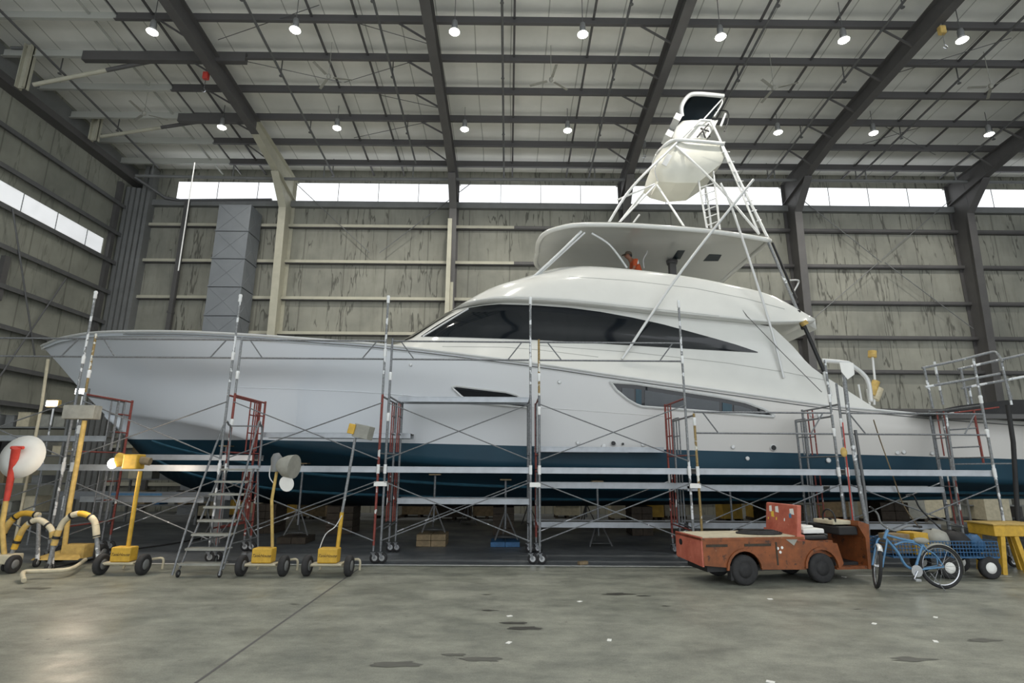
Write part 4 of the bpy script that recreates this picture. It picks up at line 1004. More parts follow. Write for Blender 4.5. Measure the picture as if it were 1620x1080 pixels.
# ------------------------------------------------------------------ wheeled lamps
def wheel(par, c, r, w, axis=(1, 0, 0), hubmt='steel_mid', name='wheel'):
    c = V(c); t = MB().lathe([(r*.55, -w/2*.8), (r*.85, -w/2), (r, -w/2*.6), (r, w/2*.6), (r*.85, w/2), (r*.55, w/2*.8)], c, axis, 22)
    o = t.build(name, 'rubber', par)
    MB().lathe([(r*.15, -w/2*.95), (r*.5, -w/2*.9), (r*.55, 0), (r*.5, w/2*.9), (r*.15, w/2*.95)], c, axis, 16).build('hub', hubmt, o)
    return o
def cart(cx, cy, label, boxmt='yellow', wtxt=True):
    e = empty('wheeled_work_lamp', (cx, cy, 0)); tag(e, label, 'work lamp')
    wheel(e, (cx-.36, cy, .17), .17, .11); wheel(e, (cx+.36, cy, .17), .17, .11)
    m = MB(); m.tube([(cx-.33, cy, .17), (cx+.33, cy, .17)], .02, 8); m.bbox((cx-.26, cy-.12, .19), (cx+.26, cy+.1, .215))
    m.tube(spl([(cx+.2, cy+.05, .2), (cx+.3, cy+.4, .2), (cx+.42, cy+.45, .19), (cx+.43, cy+.45, .02)], 4), .02, 6)
    m.tube(spl([(cx-.2, cy+.05, .2), (cx-.25, cy+.45, .2), (cx-.3, cy+.5, .02)], 4), .02, 6)
    m.build('chassis', 'beige', e)
    b = MB().bbox((cx-.17, cy-.1, .22), (cx+.17, cy+.12, .46)).build('ballast_box', boxmt, e, bevel=.02)
    if wtxt:
        tc = bpy.data.curves.new('lettering', 'FONT'); tc.body = 'TankHouse'; tc.size = .07; tc.shear = .4; tc.extrude = .001; tc.align_x = 'CENTER'
        to = bpy.data.objects.new('lettering', tc); COL.objects.link(to); to.rotation_euler = (math.pi/2, 0, 0); to.parent = b
        to.location = V((cx, cy-.103, .32))-wloc(b); tc.materials.append(MT['wooddark'])
        bpy.context.view_layer.update(); mt_ = bpy.data.meshes.new_from_object(to); lo_ = bpy.data.objects.new('lettering', mt_); COL.objects.link(lo_)
        lo_.rotation_euler = to.rotation_euler; lo_.location = to.location; lo_.parent = b; bpy.data.objects.remove(to)
    return e
# glowing lamp
c1 = P(191, 909, Z=0); e = cart(c1.x, c1.y, 'yellow wheeled lamp glowing brightly left of the rolling ladder')
Y = c1.y
MB().tube([(c1.x+.02, Y+.05, .4), P(216, 780, Y=Y+.05), P(222, 745, Y=Y+.05)], .035, 8).build('post', 'yellow', e)
h = P(212, 730, Y=Y+.05); hd = MB().box(h, (.26, .24, .26)).build('lamp_head', 'yellow', e, bevel=.02)
MB().tube([h+V((-.12, 0, .02)), h+V((-.28, -.02, .03))], [.1, .13], 14).build('reflector', 'yellow', hd)
l = P(178, 733, Y=Y-.05); MB().ball(l, .1, .6, 1, .9).build('bulb', 'flood', hd)
MB().tube([h+V((.1, 0, .03)), h+V((.28, .02, .0))], .07, 10).build('lamp_back', 'wood', hd)
ld = bpy.data.lights.new('flood_light', 'POINT'); ld.energy = 60; ld.shadow_soft_size = .1; ld.color = (1, .8, .6)
lo = bpy.data.objects.new('flood_light', ld); COL.objects.link(lo); lo.location = l+V((-.15, -.1, -.02))-wloc(e); lo.parent = e
# drum lamp
c2 = P(414, 911, Z=0); e = cart(c2.x, c2.y, 'yellow wheeled lamp with round drum reflector right of the rolling ladder'); Y = c2.y+.05
MB().tube([(c2.x+.12, Y, .4), P(430, 790, Y=Y), P(438, 745, Y=Y)], .028, 8).build('post', 'yelworn', e)
h = P(437, 735, Y=Y); hd = MB().tube([h+V((0, 0, -.12)), h+V((-.0, 0, .12)), h+V((-.02, 0, .2))], [.08, .1, .05], 12).build('lamp_head', 'steel_mid', e)
a = h+V((.05, 0, .02)); MB().tube([a, a+V((.14, -.02, -.04)), a+V((.3, -.05, -.05))], [.1, .19, .21], 20, cap=True).build('reflector', 'greybox', hd)
MB().lathe([(.14, 0), (.14, .015)], P(453, 765, Y=Y-.05), (.2, 1, .25), 20).build('reflector_disc', 'paper', hd)
MB().tube(spl([h+V((-.08, 0, .05)), h+V((-.1, 0, -.2)), h+V((.02, 0, -.35))], 5), .01, 5).build('cable', 'whitetube', hd)
# box lamp
c3 = P(518, 911, Z=0); e = cart(c3.x, c3.y, 'yellow wheeled lamp with square box head left of the third scaffold end'); Y = c3.y+.05
MB().tube([(c3.x+.12, Y, .4), P(541, 810, Y=Y)], .035, 8).build('post', 'yellow', e)
MB().tube([P(541, 812, Y=Y), P(562, 692, Y=Y)], .025, 8).build('upper_post', 'galvw', e)
h = P(575, 683, Y=Y); hd = MB().box(h, (.32, .2, .24), Matrix.Rotation(.2, 3, 'Y') @ Matrix.Rotation(-.3, 3, 'Z')).build('lamp_head', 'greybox', e, bevel=.01)
MB().box(h+V((-.2, -.02, .05)), (.12, .16, .18), Matrix.Rotation(.2, 3, 'Y')).build('lamp_back', 'yellow', hd, bevel=.01)
MB().tube(spl([P(541, 815, Y=Y-.03), P(530, 833, Y=Y-.03), P(515, 845, Y=Y-.03), P(505, 870, Y=Y-.03), P(506, 880, Y=Y)], 4), .01, 5).build('cable', 'whitetube', e)
# big box lamp at left
c4 = P(100, 893, Z=0); e = empty('wheeled_work_lamp', c4); tag(e, 'tall dusty lamp with grey box head and beige base, far left', 'work lamp'); Y = c4.y
MB().tube([(c4.x-.03, Y, .2), P(110, 800, Y=Y), P(134, 665, Y=Y)], .045, 10).build('post', 'yelworn', e)
m = MB(); m.prism([(c4.x-.4, Y-.28, .12), (c4.x+.42, Y-.22, .12), (c4.x+.1, Y+.1, .24), (c4.x-.12, Y+.1, .24)], (0, .06, .03)); m.bbox((c4.x-.05, Y-.05, .12), (c4.x+.38, Y+.2, .36)); m.build('base_plate', 'yelworn', e)
MB().tube(spl([P(38, 918, Z=.05), P(37, 905, Z=.12), P(60, 903, Z=.12), P(110, 900, Z=.12), P(135, 885, Z=.12)], 4), .035, 8).build('support_leg', 'beige', e)
hd = MB().box(P(130, 652, Y=Y), (.62, .22, .27)).build('lamp_head', 'greybox', e, bevel=.01)
wheel(e, (c4.x-.35, Y+.35, .15), .15, .1); wheel(e, (c4.x+.5, Y+.25, .17), .17, .11)
# red armed dish lamp
c5 = P(8, 905, Z=0); e = empty('wheeled_work_lamp', c5); tag(e, 'dish lamp with round white reflector on a red arm at the left edge', 'work lamp'); Y = c5.y
MB().tube([(c5.x-.05, Y, .2), P(3, 830, Y=Y), P(10, 790, Y=Y)], .04, 8).build('post', 'yelworn', e)
MB().tube([P(10, 792, Y=Y), P(20, 740, Y=Y), P(26, 708, Y=Y-.15)], [.045, .06, .07], 10).build('arm', 'red', e)
MB().lathe([(.01, .1), (.2, .07), (.39, -.02), (.38, -.04), (.2, .03), (.01, .06)], P(34, 722, Y=Y+.05), (.1, -1, .15), 28).build('reflector_dish', 'dish', e)
MB().tube([P(18, 708, Y=Y-.1), P(37, 708, Y=Y-.1)], .03, 8).build('yoke', 'red', e)
wheel(e, (c5.x+.2, Y-.1, .15), .15, .09); MB().bbox((c5.x-.3, Y-.15, .15), (c5.x+.15, Y+.15, .3)).build('ballast_box', 'beige', e, bevel=.02)
# padded arches on casters
def arch(pts, label, Y, legs):
    w = [P(x, y, Y=Y) for x, y in pts]; e = empty('padded_tube_stand', (w[0].x, Y, 0)); tag(e, label, 'tube stand', 'yellow padded tube stands')
    s_ = spl(w, 6); n = len(s_)
    for k in range(0, n-1, 4):
        seg = s_[k:min(k+5, n)]
        if len(seg) > 1: MB().tube(seg, .048+.01*random.random(), 10).build('padding', random.choice(['yelworn', 'yellow', 'beige', 'black', 'beige', 'yellow']), e)
    for k in range(2, n-1, 7): MB().tube([s_[k], s_[k].lerp(s_[k+1], .6)], .062, 10).build('black_tape_band', 'black', e)
    for x, y in legs:
        t_ = min(s_, key=lambda p: (p-P(x, y, Y=Y)).length); g = V((P(x, y, Y=Y).x, Y, .12))
        MB().tube([t_, g], .035, 8).build('tube_leg', 'galvw', e); wheel(e, g-V((0, 0, .04)), .08, .05)
arch([(22, 868), (38, 835), (60, 822), (80, 835), (84, 852)], 'yellow and grey padded arched tube on wheels right of the dish lamp', 10.3, [(10, 890), (84, 880)])
arch([(85, 862), (100, 826), (125, 812), (148, 822), (153, 850)], 'yellow and black padded arched tube right of the tall grey box lamp', 10.2, [(80, 880), (159, 880)])
arch([(2, 852), (14, 828), (35, 812), (62, 815)], 'pale padded arched tube at the left edge behind the dish lamp', 10.7, [(62, 870)])
# two small lit floodlights near the bow
for k, (x, y, mt) in enumerate(((128, 619, 'steel_mid'), (82, 638, 'yelworn'))):
    c = P(x, y, Y=13.4); e = empty('small_floodlight', c); tag(e, ['small lit floodlight pointing up under the bow', 'small lit floodlight in a pale square frame left of the bow'][k], 'floodlight')
    MB().box(c+V((0, .06, 0)), (.3, .1, .18)).build('housing', mt, e, bevel=.015); MB().box(c+V((0, -.0, 0)), (.26, .03, .14)).build('lamp_glass', 'floodw', e)
    MB().tube([c+V((0, .08, -.1)), (c.x, c.y+.08, 0)], .02, 6).build('stand_post', 'galvw', e)
# taped white post by bow
e = empty('white_taped_post', P(70, 640, Y=12.2)*1); e.location.z = 0; tag(e, 'dusty taped post holding a rag under the bow tip', 'post')
MB().tube([P(76, 568, Y=12.2), P(66, 640, Y=12.2), V((P(55, 700, Y=12.2).x, 12.2, 0))], .03, 8).build('post', 'beige', e)

# ------------------------------------------------------------------ rolling ladder
a = P(277, 914, Z=0); b = P(354, 911, Z=0)
cx = (a.x+b.x)/2; y0 = 9.85; W = .39
e = empty('rolling_ladder', (cx, y0+.6, 0)); tag(e, 'grey steel rolling warehouse ladder standing by the bow', 'ladder')
ns = 7; zt_ = 1.78
for s_ in (-1, 1):
    MB().tube([(cx+s_*W*.95, y0+.05, .12), (cx+s_*W*.78, y0+.95, zt_)], .018, 8).build('stringer', 'galv', e)
    MB().tube(spl([(cx+s_*W, y0-.1, .05), (cx+s_*W*.98, y0+.25, 1.1), (cx+s_*W*.85, y0+.82, 2.55), (cx+s_*W*.8, y0+1.0, 2.62), (cx+s_*W*.8, y0+1.1, 2.5), (cx+s_*W*.8, y0+1.15, 1.8)], 5), .019, 8).build('hand_rail', 'galv', e)
    MB().tube([(cx+s_*W*.78, y0+1.1, zt_), (cx+s_*W*1.05, y0+1.3, .1)], .018, 8).build('rear_leg', 'galv', e)
    MB().tube([(cx+s_*W*.9, y0+.3, .5), (cx+s_*W*.95, y0+1.22, .5)], .012, 6).build('side_tie', 'galv', e)
    MB().tube([(cx+s_*W*.9, y0+1.2, .2), (cx+s_*W*.85, y0+.6, 1.1)], .012, 6).build('side_tie', 'galv', e)
    wheel(e, (cx+s_*W*.9, y0-.0, .06), .06, .03, name='caster_wheel'); wheel(e, (cx+s_*W*1.05, y0+1.3, .08), .08, .04, name='caster_wheel')
MB().tube([(cx-W*.8, y0+1.05, 2.6), (cx+W*.8, y0+1.05, 2.6)], .015, 6).build('top_bar', 'galv', e)
MB().tube([(cx-W*.8, y0+1.1, 1.5), (cx+W*.95, y0+1.25, .5)], .01, 6).build('cross_brace', 'galv', e)
MB().tube([(cx+W*.8, y0+1.1, 1.5), (cx-W*.95, y0+1.25, .5)], .01, 6).build('cross_brace', 'galv', e)
for k in range(ns+1):
    t = k/ns; z = .22+(zt_-.22)*t; y = y0+.1+.85*t; w_ = W*(.95-.17*t)
    m = MB(); m.bbox((cx-w_, y-.1, z-.012), (cx+w_, y+.1+(.15 if k == ns else 0), z)); m.bbox((cx-w_, y-.105, z-.035), (cx+w_, y-.095, z)); m.build('step', 'greybox', e)

# ------------------------------------------------------------------ orange truck
T = empty('flatbed_utility_truck', P(1180, 926, Z=0), .165, local=True); tag(T, 'small battered orange flatbed utility truck parked before the hull', 'truck')
def archc(cx_, r, z=.24, n=10): return [(cx_+r*math.cos(math.pi-math.pi*i/n), z+r*math.sin(math.pi-math.pi*i/n)) for i in range(n+1)]
def sidepan(y, t=.02):
    out = [(-.72, .32), (-.3, .28)]+archc(0, .29)+[(1.1, .22)]+archc(1.41, .29)+[(1.75, .22), (1.82, .3), (1.74, .62), (1.2, .68), (1.1, .7), (-.72, .72)]
    return [(x, y, z) for x, z in out]
m = MB(); m.prism(sidepan(-.02), (0, .02, 0)); m.build('side_panel', 'orange', T)
m = MB(); m.prism(sidepan(.86), (0, .02, 0)); m.build('side_panel', 'orange', T)
m = MB(); m.prism([(-.74, -.02, .3), (-.74, .88, .34), (-.74, .88, .75), (-.74, -.02, .75)], (.03, 0, 0)); tg = m.build('tail_panel', 'faded', T)
MB().lathe([(.05, 0), (.05, .01)], (-.752, .68, .6), (1, 0, 0), 14).build('tail_light_hole', 'black', tg)
m = MB(); m.bbox((-.74, -.03, .7), (1.12, .89, .735)); m.build('bed_rim', 'orange', T)
for x0, x1 in ((-.66, -.28), (.02, .5)): MB().bbox((x0, -.026, .6), (x1, -.018, .64)).build('side_slot', 'wooddark', T)
for cx_ in (0, 1.41):
    o_ = archc(cx_, .33); i_ = archc(cx_, .29); m = MB(); m.prism([(x, -.045, z) for x, z in o_]+[(x, -.045, z) for x, z in reversed(i_)], (0, .03, 0)); m.build('wheel_arch_lip', 'orange', T)
    MB().tube([(cx_-.27, .3, .3)]+[(x, .3, z) for x, z in archc(cx_, .28)[1:-1]]+[(cx_+.27, .3, .3)], .02, 4).build('wheel_well', 'black', T)
m = MB(); m.bbox((.58, -.026, .3), (.61, -.016, .66)); m.build('panel_seam', 'wooddark', T)
m = MB(); m.bbox((-.68, .03, .735), (1.08, .83, .75)); m.build('bed_deck', 'beige', T)
m = MB(); m.prism([(1.02, 0, .75), (1.1, 0, .75), (1.16, 0, 1.24), (1.08, 0, 1.24)], (0, .86, 0)); sb = m.build('seat_back', 'faded', T, bevel=.015)
m = MB(); m.prism([(1.0, -.02, .68), (1.14, -.02, .66), (1.14, -.02, .76), (1.0, -.02, .8)], (0, .9, 0)); m.build('seat_back_base', 'faded', T)
for (y, z, w_, h_, mt) in ((.72, 1.14, .08, .11, 'paper'), (.66, 1.05, .09, .1, 'yelpatch'), (.54, 1.14, .1, .11, 'paper'), (.14, 1.13, .12, .1, 'paper'), (.18, 1.06, .07, .08, 'blue'), (.55, .98, .03, .05, 'yelpatch'), (.33, .98, .03, .05, 'paper'), (.78, .97, .025, .04, 'yelpatch')):
    xx = 1.08+.08*(z-.75)/.49*0; xb = 1.02+.06*(z-.75)/.49-.006
    m = MB(); m.prism([(xb, y-w_/2, z-h_/2), (xb+.01, y-w_*.3, z+h_/2), (xb+.01, y+w_/2, z+h_*.4), (xb, y+w_*.4, z-h_*.45)], (-.003, 0, 0)); m.build('sticker', mt, sb)
for (x, z) in ((.62, .56), (.7, .57), (.66, .5)): MB().lathe([(.025, 0), (.022, -.004)], (x, -.022, z), (0, 1, 0), 7).build('paint_spot', 'paper', T)
m = MB(); m.prism([(.78, -.024, .7), (1.0, -.024, .7), (.92, -.024, .6)], (0, -.003, 0)); m.build('paint_spot', 'greybox', T)
m = MB(); m.bbox((1.16, .03, .4), (1.7, .83, .66)); m.build('seat_box', 'orange', T); m = MB(); m.bbox((1.2, .08, .66), (1.66, .8, .74)); m.build('seat_cushion', 'black', T, bevel=.03)
m = MB(); m.bbox((1.7, .0, .2), (2.34, .86, .25)); m.build('foot_board', 'orange', T)
m = MB(); m.prism([(2.28, -.02, .2), (2.33, -.02, .2), (2.4, -.02, .92), (2.2, -.02, .98), (2.19, -.02, .9), (2.3, -.02, .7)], (0, .9, 0)); m.build('front_cowl', 'orange', T)
m = MB(); m.bbox((1.86, .04, .74), (2.22, .82, .88)); m.build('dashboard', 'tarp', T, bevel=.02)
m = MB(); m.tube(arc((1.9, .3, 1.0), .15, 0, 360, 20, 'YZ')[:-1], .015, 6, closed=True); m.tube([(1.9, .3, 1.0), (2.15, .3, .75)], .02, 6); m.tube([(1.9, .15, 1.0), (1.9, .45, 1.0)], .01, 5); m.build('steering_wheel', 'black', T)
m = MB(); m.bbox((-.6, .1, .2), (2.2, .76, .3)); m.build('chassis', 'black', T)
for (x, y) in ((0, .03), (1.41, .03), (0, .83), (1.41, .83)):
    wheel(T, (x, y, .235), .235, .14, (0, 1, 0), 'rubber')
m = MB(); m.bbox((-.25, .0, .08), (-.2, .1, .3)); m.build('mud_flap', 'rubber', T)
def onT(p):
    return T.location+Matrix.Rotation(.165, 3, 'Z') @ V(p)
# cargo on truck
for lab, cat, nm, p, d, mt, rz in (('black flat hose coil lying on the truck bed', 'hose', 'hose_coil', (.55, .35, .765), .3, 'rubber', 0),):
    q = onT(p); m = MB()
    for k in range(4): m.tube([(q.x+(d-.03*k)*1.3*math.cos(a_*.4), q.y+(d-.03*k)*.7*math.sin(a_*.4), q.z+.012*k) for a_ in range(16)][:15], .014, 6, closed=True)
    tag(m.build(nm, mt, origin=q), lab, cat)
q = onT((1.45, .4, .75)); m = MB(); m.box((q.x, q.y, q.z+.05), (.42, .5, .08), Matrix.Rotation(.2, 3, 'Z')); m.box((q.x-.05, q.y, q.z+.11), (.3, .3, .04), Matrix.Rotation(.5, 3, 'Z')); tag(m.build('folded_cloth', 'paper', origin=q, bevel=.03), 'white folded cloth lying on the truck seat', 'cloth')
q = onT((2.03, .4, .9)); m = MB(); m.box((q.x, q.y, q.z+.035), (.36, .5, .07), Matrix.Rotation(.165, 3, 'Z')); tag(m.build('cardboard_tray', 'beige', origin=q, bevel=.015), 'pale tray lying on the truck dashboard', 'tray')

# ------------------------------------------------------------------ bicycle
YB = 9.27
K = empty('bicycle', P(1440, 931, Z=0)); tag(K, 'light blue cruiser bicycle with curved frame and grey fenders', 'bicycle')
def bw(c, ax, name):
    c = V(c); ax = V(ax).normalized(); e_ = MB()
    ref = V((0, 0, 1)); x = ax.cross(ref).normalized(); z = x.cross(ax)
    ring = lambda r: [c+x*(r*math.cos(2*math.pi*k/36))+z*(r*math.sin(2*math.pi*k/36)) for k in range(36)]
    o = MB().tube(ring(.31), .026, 10, closed=True).build(name, 'rubber', K)
    MB().tube(ring(.283), .012, 6, closed=True).build('rim', 'chrome', o)
    m = MB()
    for k in range(18):
        a = 2*math.pi*k/18; m.tube([c+ax*(.03*(-1)**k), c+x*(.28*math.cos(a))+z*(.28*math.sin(a))], .0018, 4)
    m.build('spokes', 'chrome', o)
    MB().lathe([(.02, -.05), (.03, -.03), (.03, .03), (.02, .05)], c, ax, 12).build('hub', 'chrome', o)
    return c, x, z, ring
rc = P(1494, 931, Z=0); rc = V((rc.x, YB, .335)); fc_ = V((P(1386, 890, Y=YB).x, YB-.02, .335))
bw(rc, (.06, 1, 0), 'rear_wheel'); fax = V((.88, -.42, -.16)); bw(fc_, fax, 'front_wheel')
g = lambda x, y, dy=0: P(x, y, Y=YB+dy)
head_t, head_b = g(1404, 838), g(1399, 852); bb = g(1447, 902); seat_ = g(1461, 856); 
fp = 'frame_tube'
for pts, r in (([head_t, head_b], .024), ([g(1403, 846), g(1425, 852), g(1452, 858), g(1463, 866)], .019), ([g(1401, 851), g(1420, 873), g(1432, 893), bb], .021), ([g(1415, 862), g(1430, 857), g(1450, 860), g(1464, 872)], .014), ([seat_, bb], .019)):
    MB().tube(spl(pts, 5) if len(pts) > 2 else pts, r, 8).build(fp, 'blue', K)
for dy in (-.06, .06):
    MB().tube(spl([g(1463, 868, dy*.3), g(1480, 878, dy), rc+V((0, dy, 0))], 4), .011, 6).build(fp, 'blue', K)
    MB().tube([bb, rc+V((0, dy, 0))], .012, 6).build(fp, 'blue', K)
    o_ = V((.02, 0, 0)); u = fax.normalized()
    MB().tube(spl([head_b+u*dy*.8+V((-.02, 0, .0)), head_b+u*dy*1.1+V((-.06, 0, -.08)), fc_+u*dy*1.1], 5), .014, 6).build('fork_blade', 'blue', K)
# fenders
ax = V((.06, 1, 0)).normalized(); xx = ax.cross(V((0, 0, 1))).normalized(); zz = xx.cross(ax)
m = MB(); rows_ = []
for w_ in (-.035, -.02, .0, .02, .035):
    rows_.append([rc+xx*((.35-abs(w_)*.5)*math.cos(a_))+zz*((.35-abs(w_)*.5)*math.sin(a_))+ax*w_ for a_ in [math.radians(-20+k*9) for k in range(20)]])
m.grid(rows_); m.build('rear_fender', 'greybox', K, solid=.004)
u = fax.normalized(); xx = u.cross(V((0, 0, 1))).normalized(); zz = xx.cross(u); rows_ = []
for w_ in (-.035, -.02, .0, .02, .035): rows_.append([fc_+xx*((.35-abs(w_)*.5)*math.cos(a_))+zz*((.35-abs(w_)*.5)*math.sin(a_))+u*w_ for a_ in [math.radians(50+k*8) for k in range(11)]])
m = MB(); m.grid(rows_); m.build('front_fender', 'whitetube', K, solid=.004)
MB().tube(spl([g(1376, 801, -.1), g(1388, 812, -.08), g(1393, 826, -.05), g(1404, 835), g(1418, 839, .05), g(1436, 832, .12), g(1456, 833, .15)], 5), .015, 8).build('handlebar', 'steel_mid', K)
MB().tube([g(1376, 801, -.1), g(1384, 807, -.09)], .017, 8).build('grip', 'black', K); MB().tube([g(1444, 832, .13), g(1458, 833, .15)], .017, 8).build('grip', 'black', K)
MB().tube([g(1403, 832), head_t], .014, 8).build('stem', 'chrome', K)
MB().ball(g(1457, 855), .1, 1.25, .85, .5).build('saddle', 'greybox', K)
MB().lathe([(.09, -.006), (.09, .006)], bb+V((0, -.05, 0)), (0, 1, 0), 18).build('chainring', 'chrome', K)
m = MB(); m.tube([bb+V((0, -.07, 0)), bb+V((-.08, -.07, -.12))], .01, 6); m.box(bb+V((-.08, -.12, -.12)), (.09, .1, .03)); m.build('crank_and_pedal', 'chrome', K)
MB().tube([bb+V((.25, 0, -.04)), (bb.x+.33, YB-.15, .0)], .008, 6).build('kickstand', 'steel_mid', K)

# ------------------------------------------------------------------ blue wagon + contents
wl, wr = 6.75, 8.62; wy0, wy1 = 10.05, 10.75
e = empty('garden_wagon', ((wl+wr)/2, 10.4, 0)); tag(e, 'blue mesh sided wagon with black tyres parked behind the bicycle', 'wagon')
m = MB()
for y in (wy0, wy1):
    for z in (.36, .44, .5, .56, .62): m.bar((wl, y, z), (wr, y, z), .015, .012)
    for k in range(34): m.bar((wl+k*(wr-wl)/33, y, .36), (wl+k*(wr-wl)/33, y, .62), .01, .008)
for x in (wl, wr):
    for z in (.36, .44, .5, .56, .62): m.bar((x, wy0, z), (x, wy1, z), .015, .012)
m.build('mesh_sides', 'bluedark', e)
m = MB(); m.bbox((wl, wy0, .34), (wr, wy1, .36)); m.build('tray', 'bluedark', e)
for x in (wl+.95, wr-.2):
    for y in (wy0+.02, wy1-.02): wheel(e, (x, y, .185), .185, .1, (0, 1, 0), 'paper'); MB().tube([(x, y+.0, .18), (x, (wy0+wy1)/2, .36)], .015, 6).build('axle_strut', 'black', e)
MB().tube(spl([(wl+1.7, 10.7, .45), (wl+1.5, 10.9, .8), (wl+1.3, 11.0, 1.1), (wl+1.2, 11.0, 1.35), (wl+1.05, 11.0, 1.35)], 4), .015, 8).build('pull_handle', 'black', e)
for k, (x, y, z, d, mt, nm, lab, cat) in enumerate((
    (6.98, 10.3, .4, (.36, .3, .32), 'wood', 'cardboard_box', 'brown open box in the left end of the blue wagon', 'box'),
    (7.35, 10.35, .38, (.3, .35, .36), 'yellow', 'tool_tray', 'yellow tray among the wagon contents behind the saddle', 'tray'),
    (7.75, 10.35, .37, (.42, .5, .42), 'greybox', 'crumpled_sheet', 'crumpled pale sheet heaped in the middle of the wagon', 'sheet'),
    (8.15, 10.4, .37, (.4, .5, .4), 'tarp', 'dark_bag', 'dark bag lying in the right part of the wagon', 'bag'),
    (8.45, 10.4, .37, (.28, .5, .34), 'bluedark', 'blue_bag', 'dark blue bag at the right end of the wagon', 'bag'))):
    m = MB()
    if nm in ('cardboard_box', 'tool_tray'): m.box((x, y, z+d[2]/2), d, Matrix.Rotation(.2, 3, 'Z')); 
    else:
        m.ball((x, y, z+d[2]/2), .5, d[0], d[1], d[2], 14)
        for i, p in enumerate(m.v): p += V((random.uniform(-.02, .02), random.uniform(-.02, .02), random.uniform(-.02, .02)))
    tag(m.build(nm, mt, origin=(x, y, z)), lab, cat)
# yellow trestle
e = empty('yellow_trestle', (9.4, 10.75, 0)); tag(e, 'yellow wooden trestle box at the right edge beside the wagon', 'trestle')
MB().bbox((8.95, 10.45, .66), (9.9, 11.05, .86)).build('box_top', 'yellow', e, bevel=.01); MB().bbox((8.92, 10.42, .86), (9.93, 11.08, .88)).build('lid', 'yelworn', e)
for x, y, dx in ((9.1, 10.5, -.08), (9.1, 11.0, -.08), (9.35, 10.5, .12), (9.7, 10.5, .1), (9.7, 11.0, .1)): MB().bar((x, y, .66), (x+dx, y, 0), .08, .08, (0, 1, 0)).build('leg', 'yellow', e)

# ------------------------------------------------------------------ hose, marks on floor, wood chip
m = MB(); m.tube(spl([P(40, 905, Z=.02), P(130, 888, Z=.02), P(190, 872, Z=.02), P(270, 860, Z=.02), P(335, 848, Z=.02)], 6), .018, 6); tag(m.build('air_hose', 'rubber', origin=P(40, 905, Z=.02)), 'black hose lying on the floor beneath the bow lamps', 'hose')
m = MB(); a = P(240, 893, Z=0); m._add([(-7, 11.08, .004), (3.9, 11.08, .004), (3.9, 11.16, .004), (-7, 11.16, .004)], [(0, 1, 2, 3)]); m._add([(6.2, 10.3, .003), (9, 10.3, .003), (9, 10.33, .003), (6.2, 10.33, .003)], [(0, 1, 2, 3)])
trim(m, 'paper', 'thin white line painted on the floor in front of the scaffolds', 'floor line')
m = MB(); m._add([(-2.69, 1, .002), (-2.66, 1, .002), (-2.72, 10.98, .002), (-2.75, 10.98, .002)], [(0, 1, 2, 3)]); trim(m, 'steel_dark', 'dark expansion joint running across the concrete floor', 'floor joint')
for k, (x, y, s_) in enumerate(((815, 985, .16), (832, 993, .2), (978, 939, .22), (1018, 942, .1), (773, 965, .1), (770, 940, .06), (1052, 958, .06), (630, 1050, .24), (765, 1042, .2), (720, 1035, .12), (1555, 1012, .18), (1440, 1042, .2), (1356, 963, .05), (465, 955, .06), (60, 930, .2))):
    c = P(x, y, Z=.0035); n = 18; ph = random.random()*6
    vs = [c+V((s_*(1+.3*math.sin(3*t+ph)+.25*math.sin(5*t+1))*math.cos(t), s_*.33*(1+.25*math.sin(4*t+ph))*math.sin(t), 0)) for t in [2*math.pi*i/n for i in range(n)]]
    m = MB(); m._add(vs, [tuple(range(n))]); tag(m.build('floor_stain', mat('stain_%d' % k, S(92, 92, 85) if k > 6 else S(60, 59, 53), .4), origin=c), 'dark oily stain on the foreground concrete floor', 'stain', 'floor stains')
for k, (x, y) in enumerate(((805, 1016), (1219, 1078), (1383, 986), (1480, 1014), (917, 951), (964, 1012), (806, 974), (1218, 947), (1335, 912), (1480, 976))):
    c = P(x, y, Z=.004); m = MB(); m.box(c, (.07, .045, .006), Matrix.Rotation(random.random()*3, 3, 'Z')); tag(m.build('paper_scrap', 'paper', origin=c), 'small white scrap lying on the bare concrete floor', 'scrap', 'white scraps on the floor')
c = P(922, 890, Z=.03); m = MB(); m.box(c, (.2, .09, .06), Matrix.Rotation(.5, 3, 'Z')); tag(m.build('wood_offcut', 'wood', origin=c, bevel=.004), 'small wood offcut on the floor near the white line', 'wood block')

# ------------------------------------------------------------------ clutter beyond the hull
def crate(x, y, w, h, d, mt, label, nm='storage_crate', cat='crate'):
    e = empty(nm, (x, y, 0)); tag(e, label, cat)
    m = MB(); m.bbox((x-w/2, y-d/2, .1), (x+w/2, y+d/2, h)); m.build('body', mt, e, bevel=.015)
    for s_ in (-1, 0, 1): MB().bbox((x-w*.45*s_-.05, y-d/2, 0), (x-w*.45*s_+.05, y+d/2, .1)).build('skid', 'wooddark', e)
    MB().bbox((x-w/2-.02, y-d/2-.02, h), (x+w/2+.02, y+d/2+.02, h+.03)).build('lid', mt, e)
bg = [(340, .9, .7, 'beige'), (355, .6, .8, 'yeldull'), (430, .9, .8, 'yeldull'), (500, 1.0, .6, 'wood'), (612, .9, .9, 'greybox'), (660, 1.3, .5, 'wood'), (720, 1.2, .5, 'wooddark'), (770, 1.0, .6, 'wood'), (900, .9, .5, 'beige'), (985, 1.0, .9, 'beige'), (1037, .6, 1.0, 'yeldull'), (1075, .8, .9, 'greybox'), (1150, .7, .8, 'yeldull'), (1205, .6, .8, 'yeldull'), (1335, 1.0, .9, 'wood'), (1380, .8, .8, 'beige'), (1445, .9, .9, 'greybox'), (1500, 1.0, 1.0, 'beige'), (1560, .9, 1.1, 'beige')]
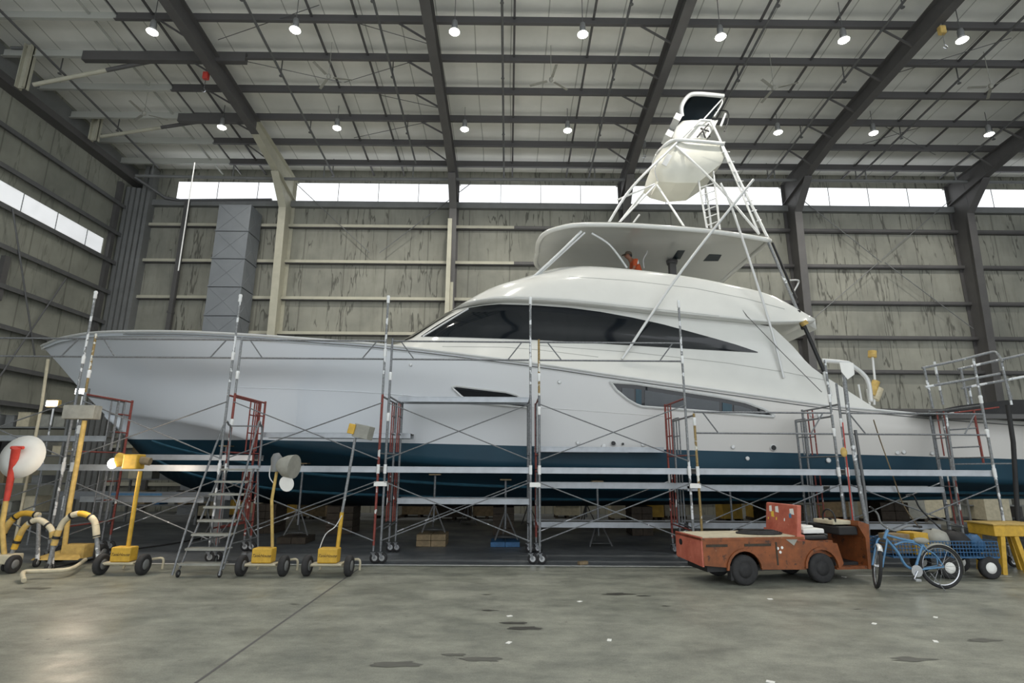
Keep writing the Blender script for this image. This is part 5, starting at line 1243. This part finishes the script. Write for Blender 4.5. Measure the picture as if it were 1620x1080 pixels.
cols = {'beige': 'beige', 'yeldull': 'yellow', 'wood': 'brown timber', 'greybox': 'grey', 'wooddark': 'dark timber'}
ordw = ['first', 'second', 'third', 'fourth', 'fifth', 'sixth']; cnt = {}
for k, (px, w, h, mt) in enumerate(bg):
    cnt[mt] = cnt.get(mt, 0)+1
    crate(P(px, 815, Y=20.6).x, 20.4+.5*((k*7) % 3), w, h, .7, mt, '%s %s storage crate from the left seen beneath the keel' % (ordw[cnt[mt]-1], cols[mt]))
# shelving racks at the left behind the bow scaffold
def rack(x0, x1, y, zt_, levels, label):
    e = empty('storage_rack', ((x0+x1)/2, y, 0)); tag(e, label, 'rack')
    for x in (x0, x1):
        for yy in (y-.35, y+.35): MB().bbox((x-.03, yy-.03, 0), (x+.03, yy+.03, zt_)).build('upright', 'steel_mid', e)
    for z in levels: MB().bbox((x0, y-.38, z-.04), (x1, y+.38, z)).build('shelf', 'steel_mid', e)
    return levels
racks = [(-15.6, -12.9, 16.5, 3.4, [.5, 1.3, 2.1, 2.9], 'grey steel storage rack by the left wall, nearest the bow'), (-12.6, -9.9, 18.5, 3.0, [.6, 1.4, 2.2], 'grey steel storage rack behind the bow forefoot'), (16.8, 20.0, 20.9, 3.4, [.6, 1.5, 2.4, 3.2], 'grey steel storage rack beyond the stern at the right edge')]
it = 0
for r_ in racks:
    rack(*r_)
    for li, z in enumerate(r_[4]):
        x = r_[0]+.3
        while x < r_[1]-.35:
            w = random.uniform(.25, .5); h = random.uniform(.15, .5); mt = random.choice(['greybox', 'beige', 'wood', 'steel_mid', 'tarp', 'greybox', 'bluedark'])
            m = MB(); m.box((x+w/2, r_[2]-.05, z+h/2), (w-.04, .5, h)); m.box((x+w/2, r_[2]-.05, z+h+.01), (w-.02, .52, .02))
            tag(m.build('storage_box', mt, origin=(x+w/2, r_[2], z), bevel=.01), '%s box standing on %s shelf of the %s' % ({'greybox': 'grey', 'beige': 'beige', 'wood': 'brown', 'steel_mid': 'dull grey', 'tarp': 'black', 'bluedark': 'blue'}[mt], ['the bottom', 'the second', 'the third', 'the top'][li], ['left wall rack', 'rack behind the bow', 'rack beyond the stern'][racks.index(r_)]), 'box', 'boxes on the storage racks')
            x += w+random.uniform(.02, .25); it += 1
# blue beam trolley under the bow
e = empty('blue_rail_beam', (-9.2, 14.2, 0)); tag(e, 'long blue and grey beam lying low beneath the bow', 'beam')
MB().bbox((-11.2, 14.1, 1.0), (-6.9, 14.3, 1.18)).build('beam', 'duct', e); MB().bbox((-9.9, 14.09, 1.02), (-8.6, 14.1, 1.15)).build('blue_stripe', 'blue', e)
for x in (-11, -7.1): MB().bbox((x-.1, 14.05, 0), (x+.1, 14.35, 1.0)).build('trestle_leg', 'steel_mid', e)

# ------------------------------------------------------------------ light
w = bpy.data.worlds.new('world'); SC.world = w; w.use_nodes = True
bg_ = w.node_tree.nodes['Background']; bg_.inputs[0].default_value = (.93, .97, 1.0, 1); bg_.inputs[1].default_value = 2.0
# daylight through the open hangar door behind the photographer
for k, (x, z, en) in enumerate(((2, 7, 900),)):
    pass
for o in list(SC.objects):
    if '_local' in o.keys(): del o['_local']
vs_ = SC.view_settings; vs_.view_transform = 'Standard'; vs_.look = 'None'; vs_.exposure = -0.1; vs_.gamma = 1.0
SC.cycles.max_bounces = 6; SC.cycles.diffuse_bounces = 4
SC.cycles.sample_clamp_indirect = 6
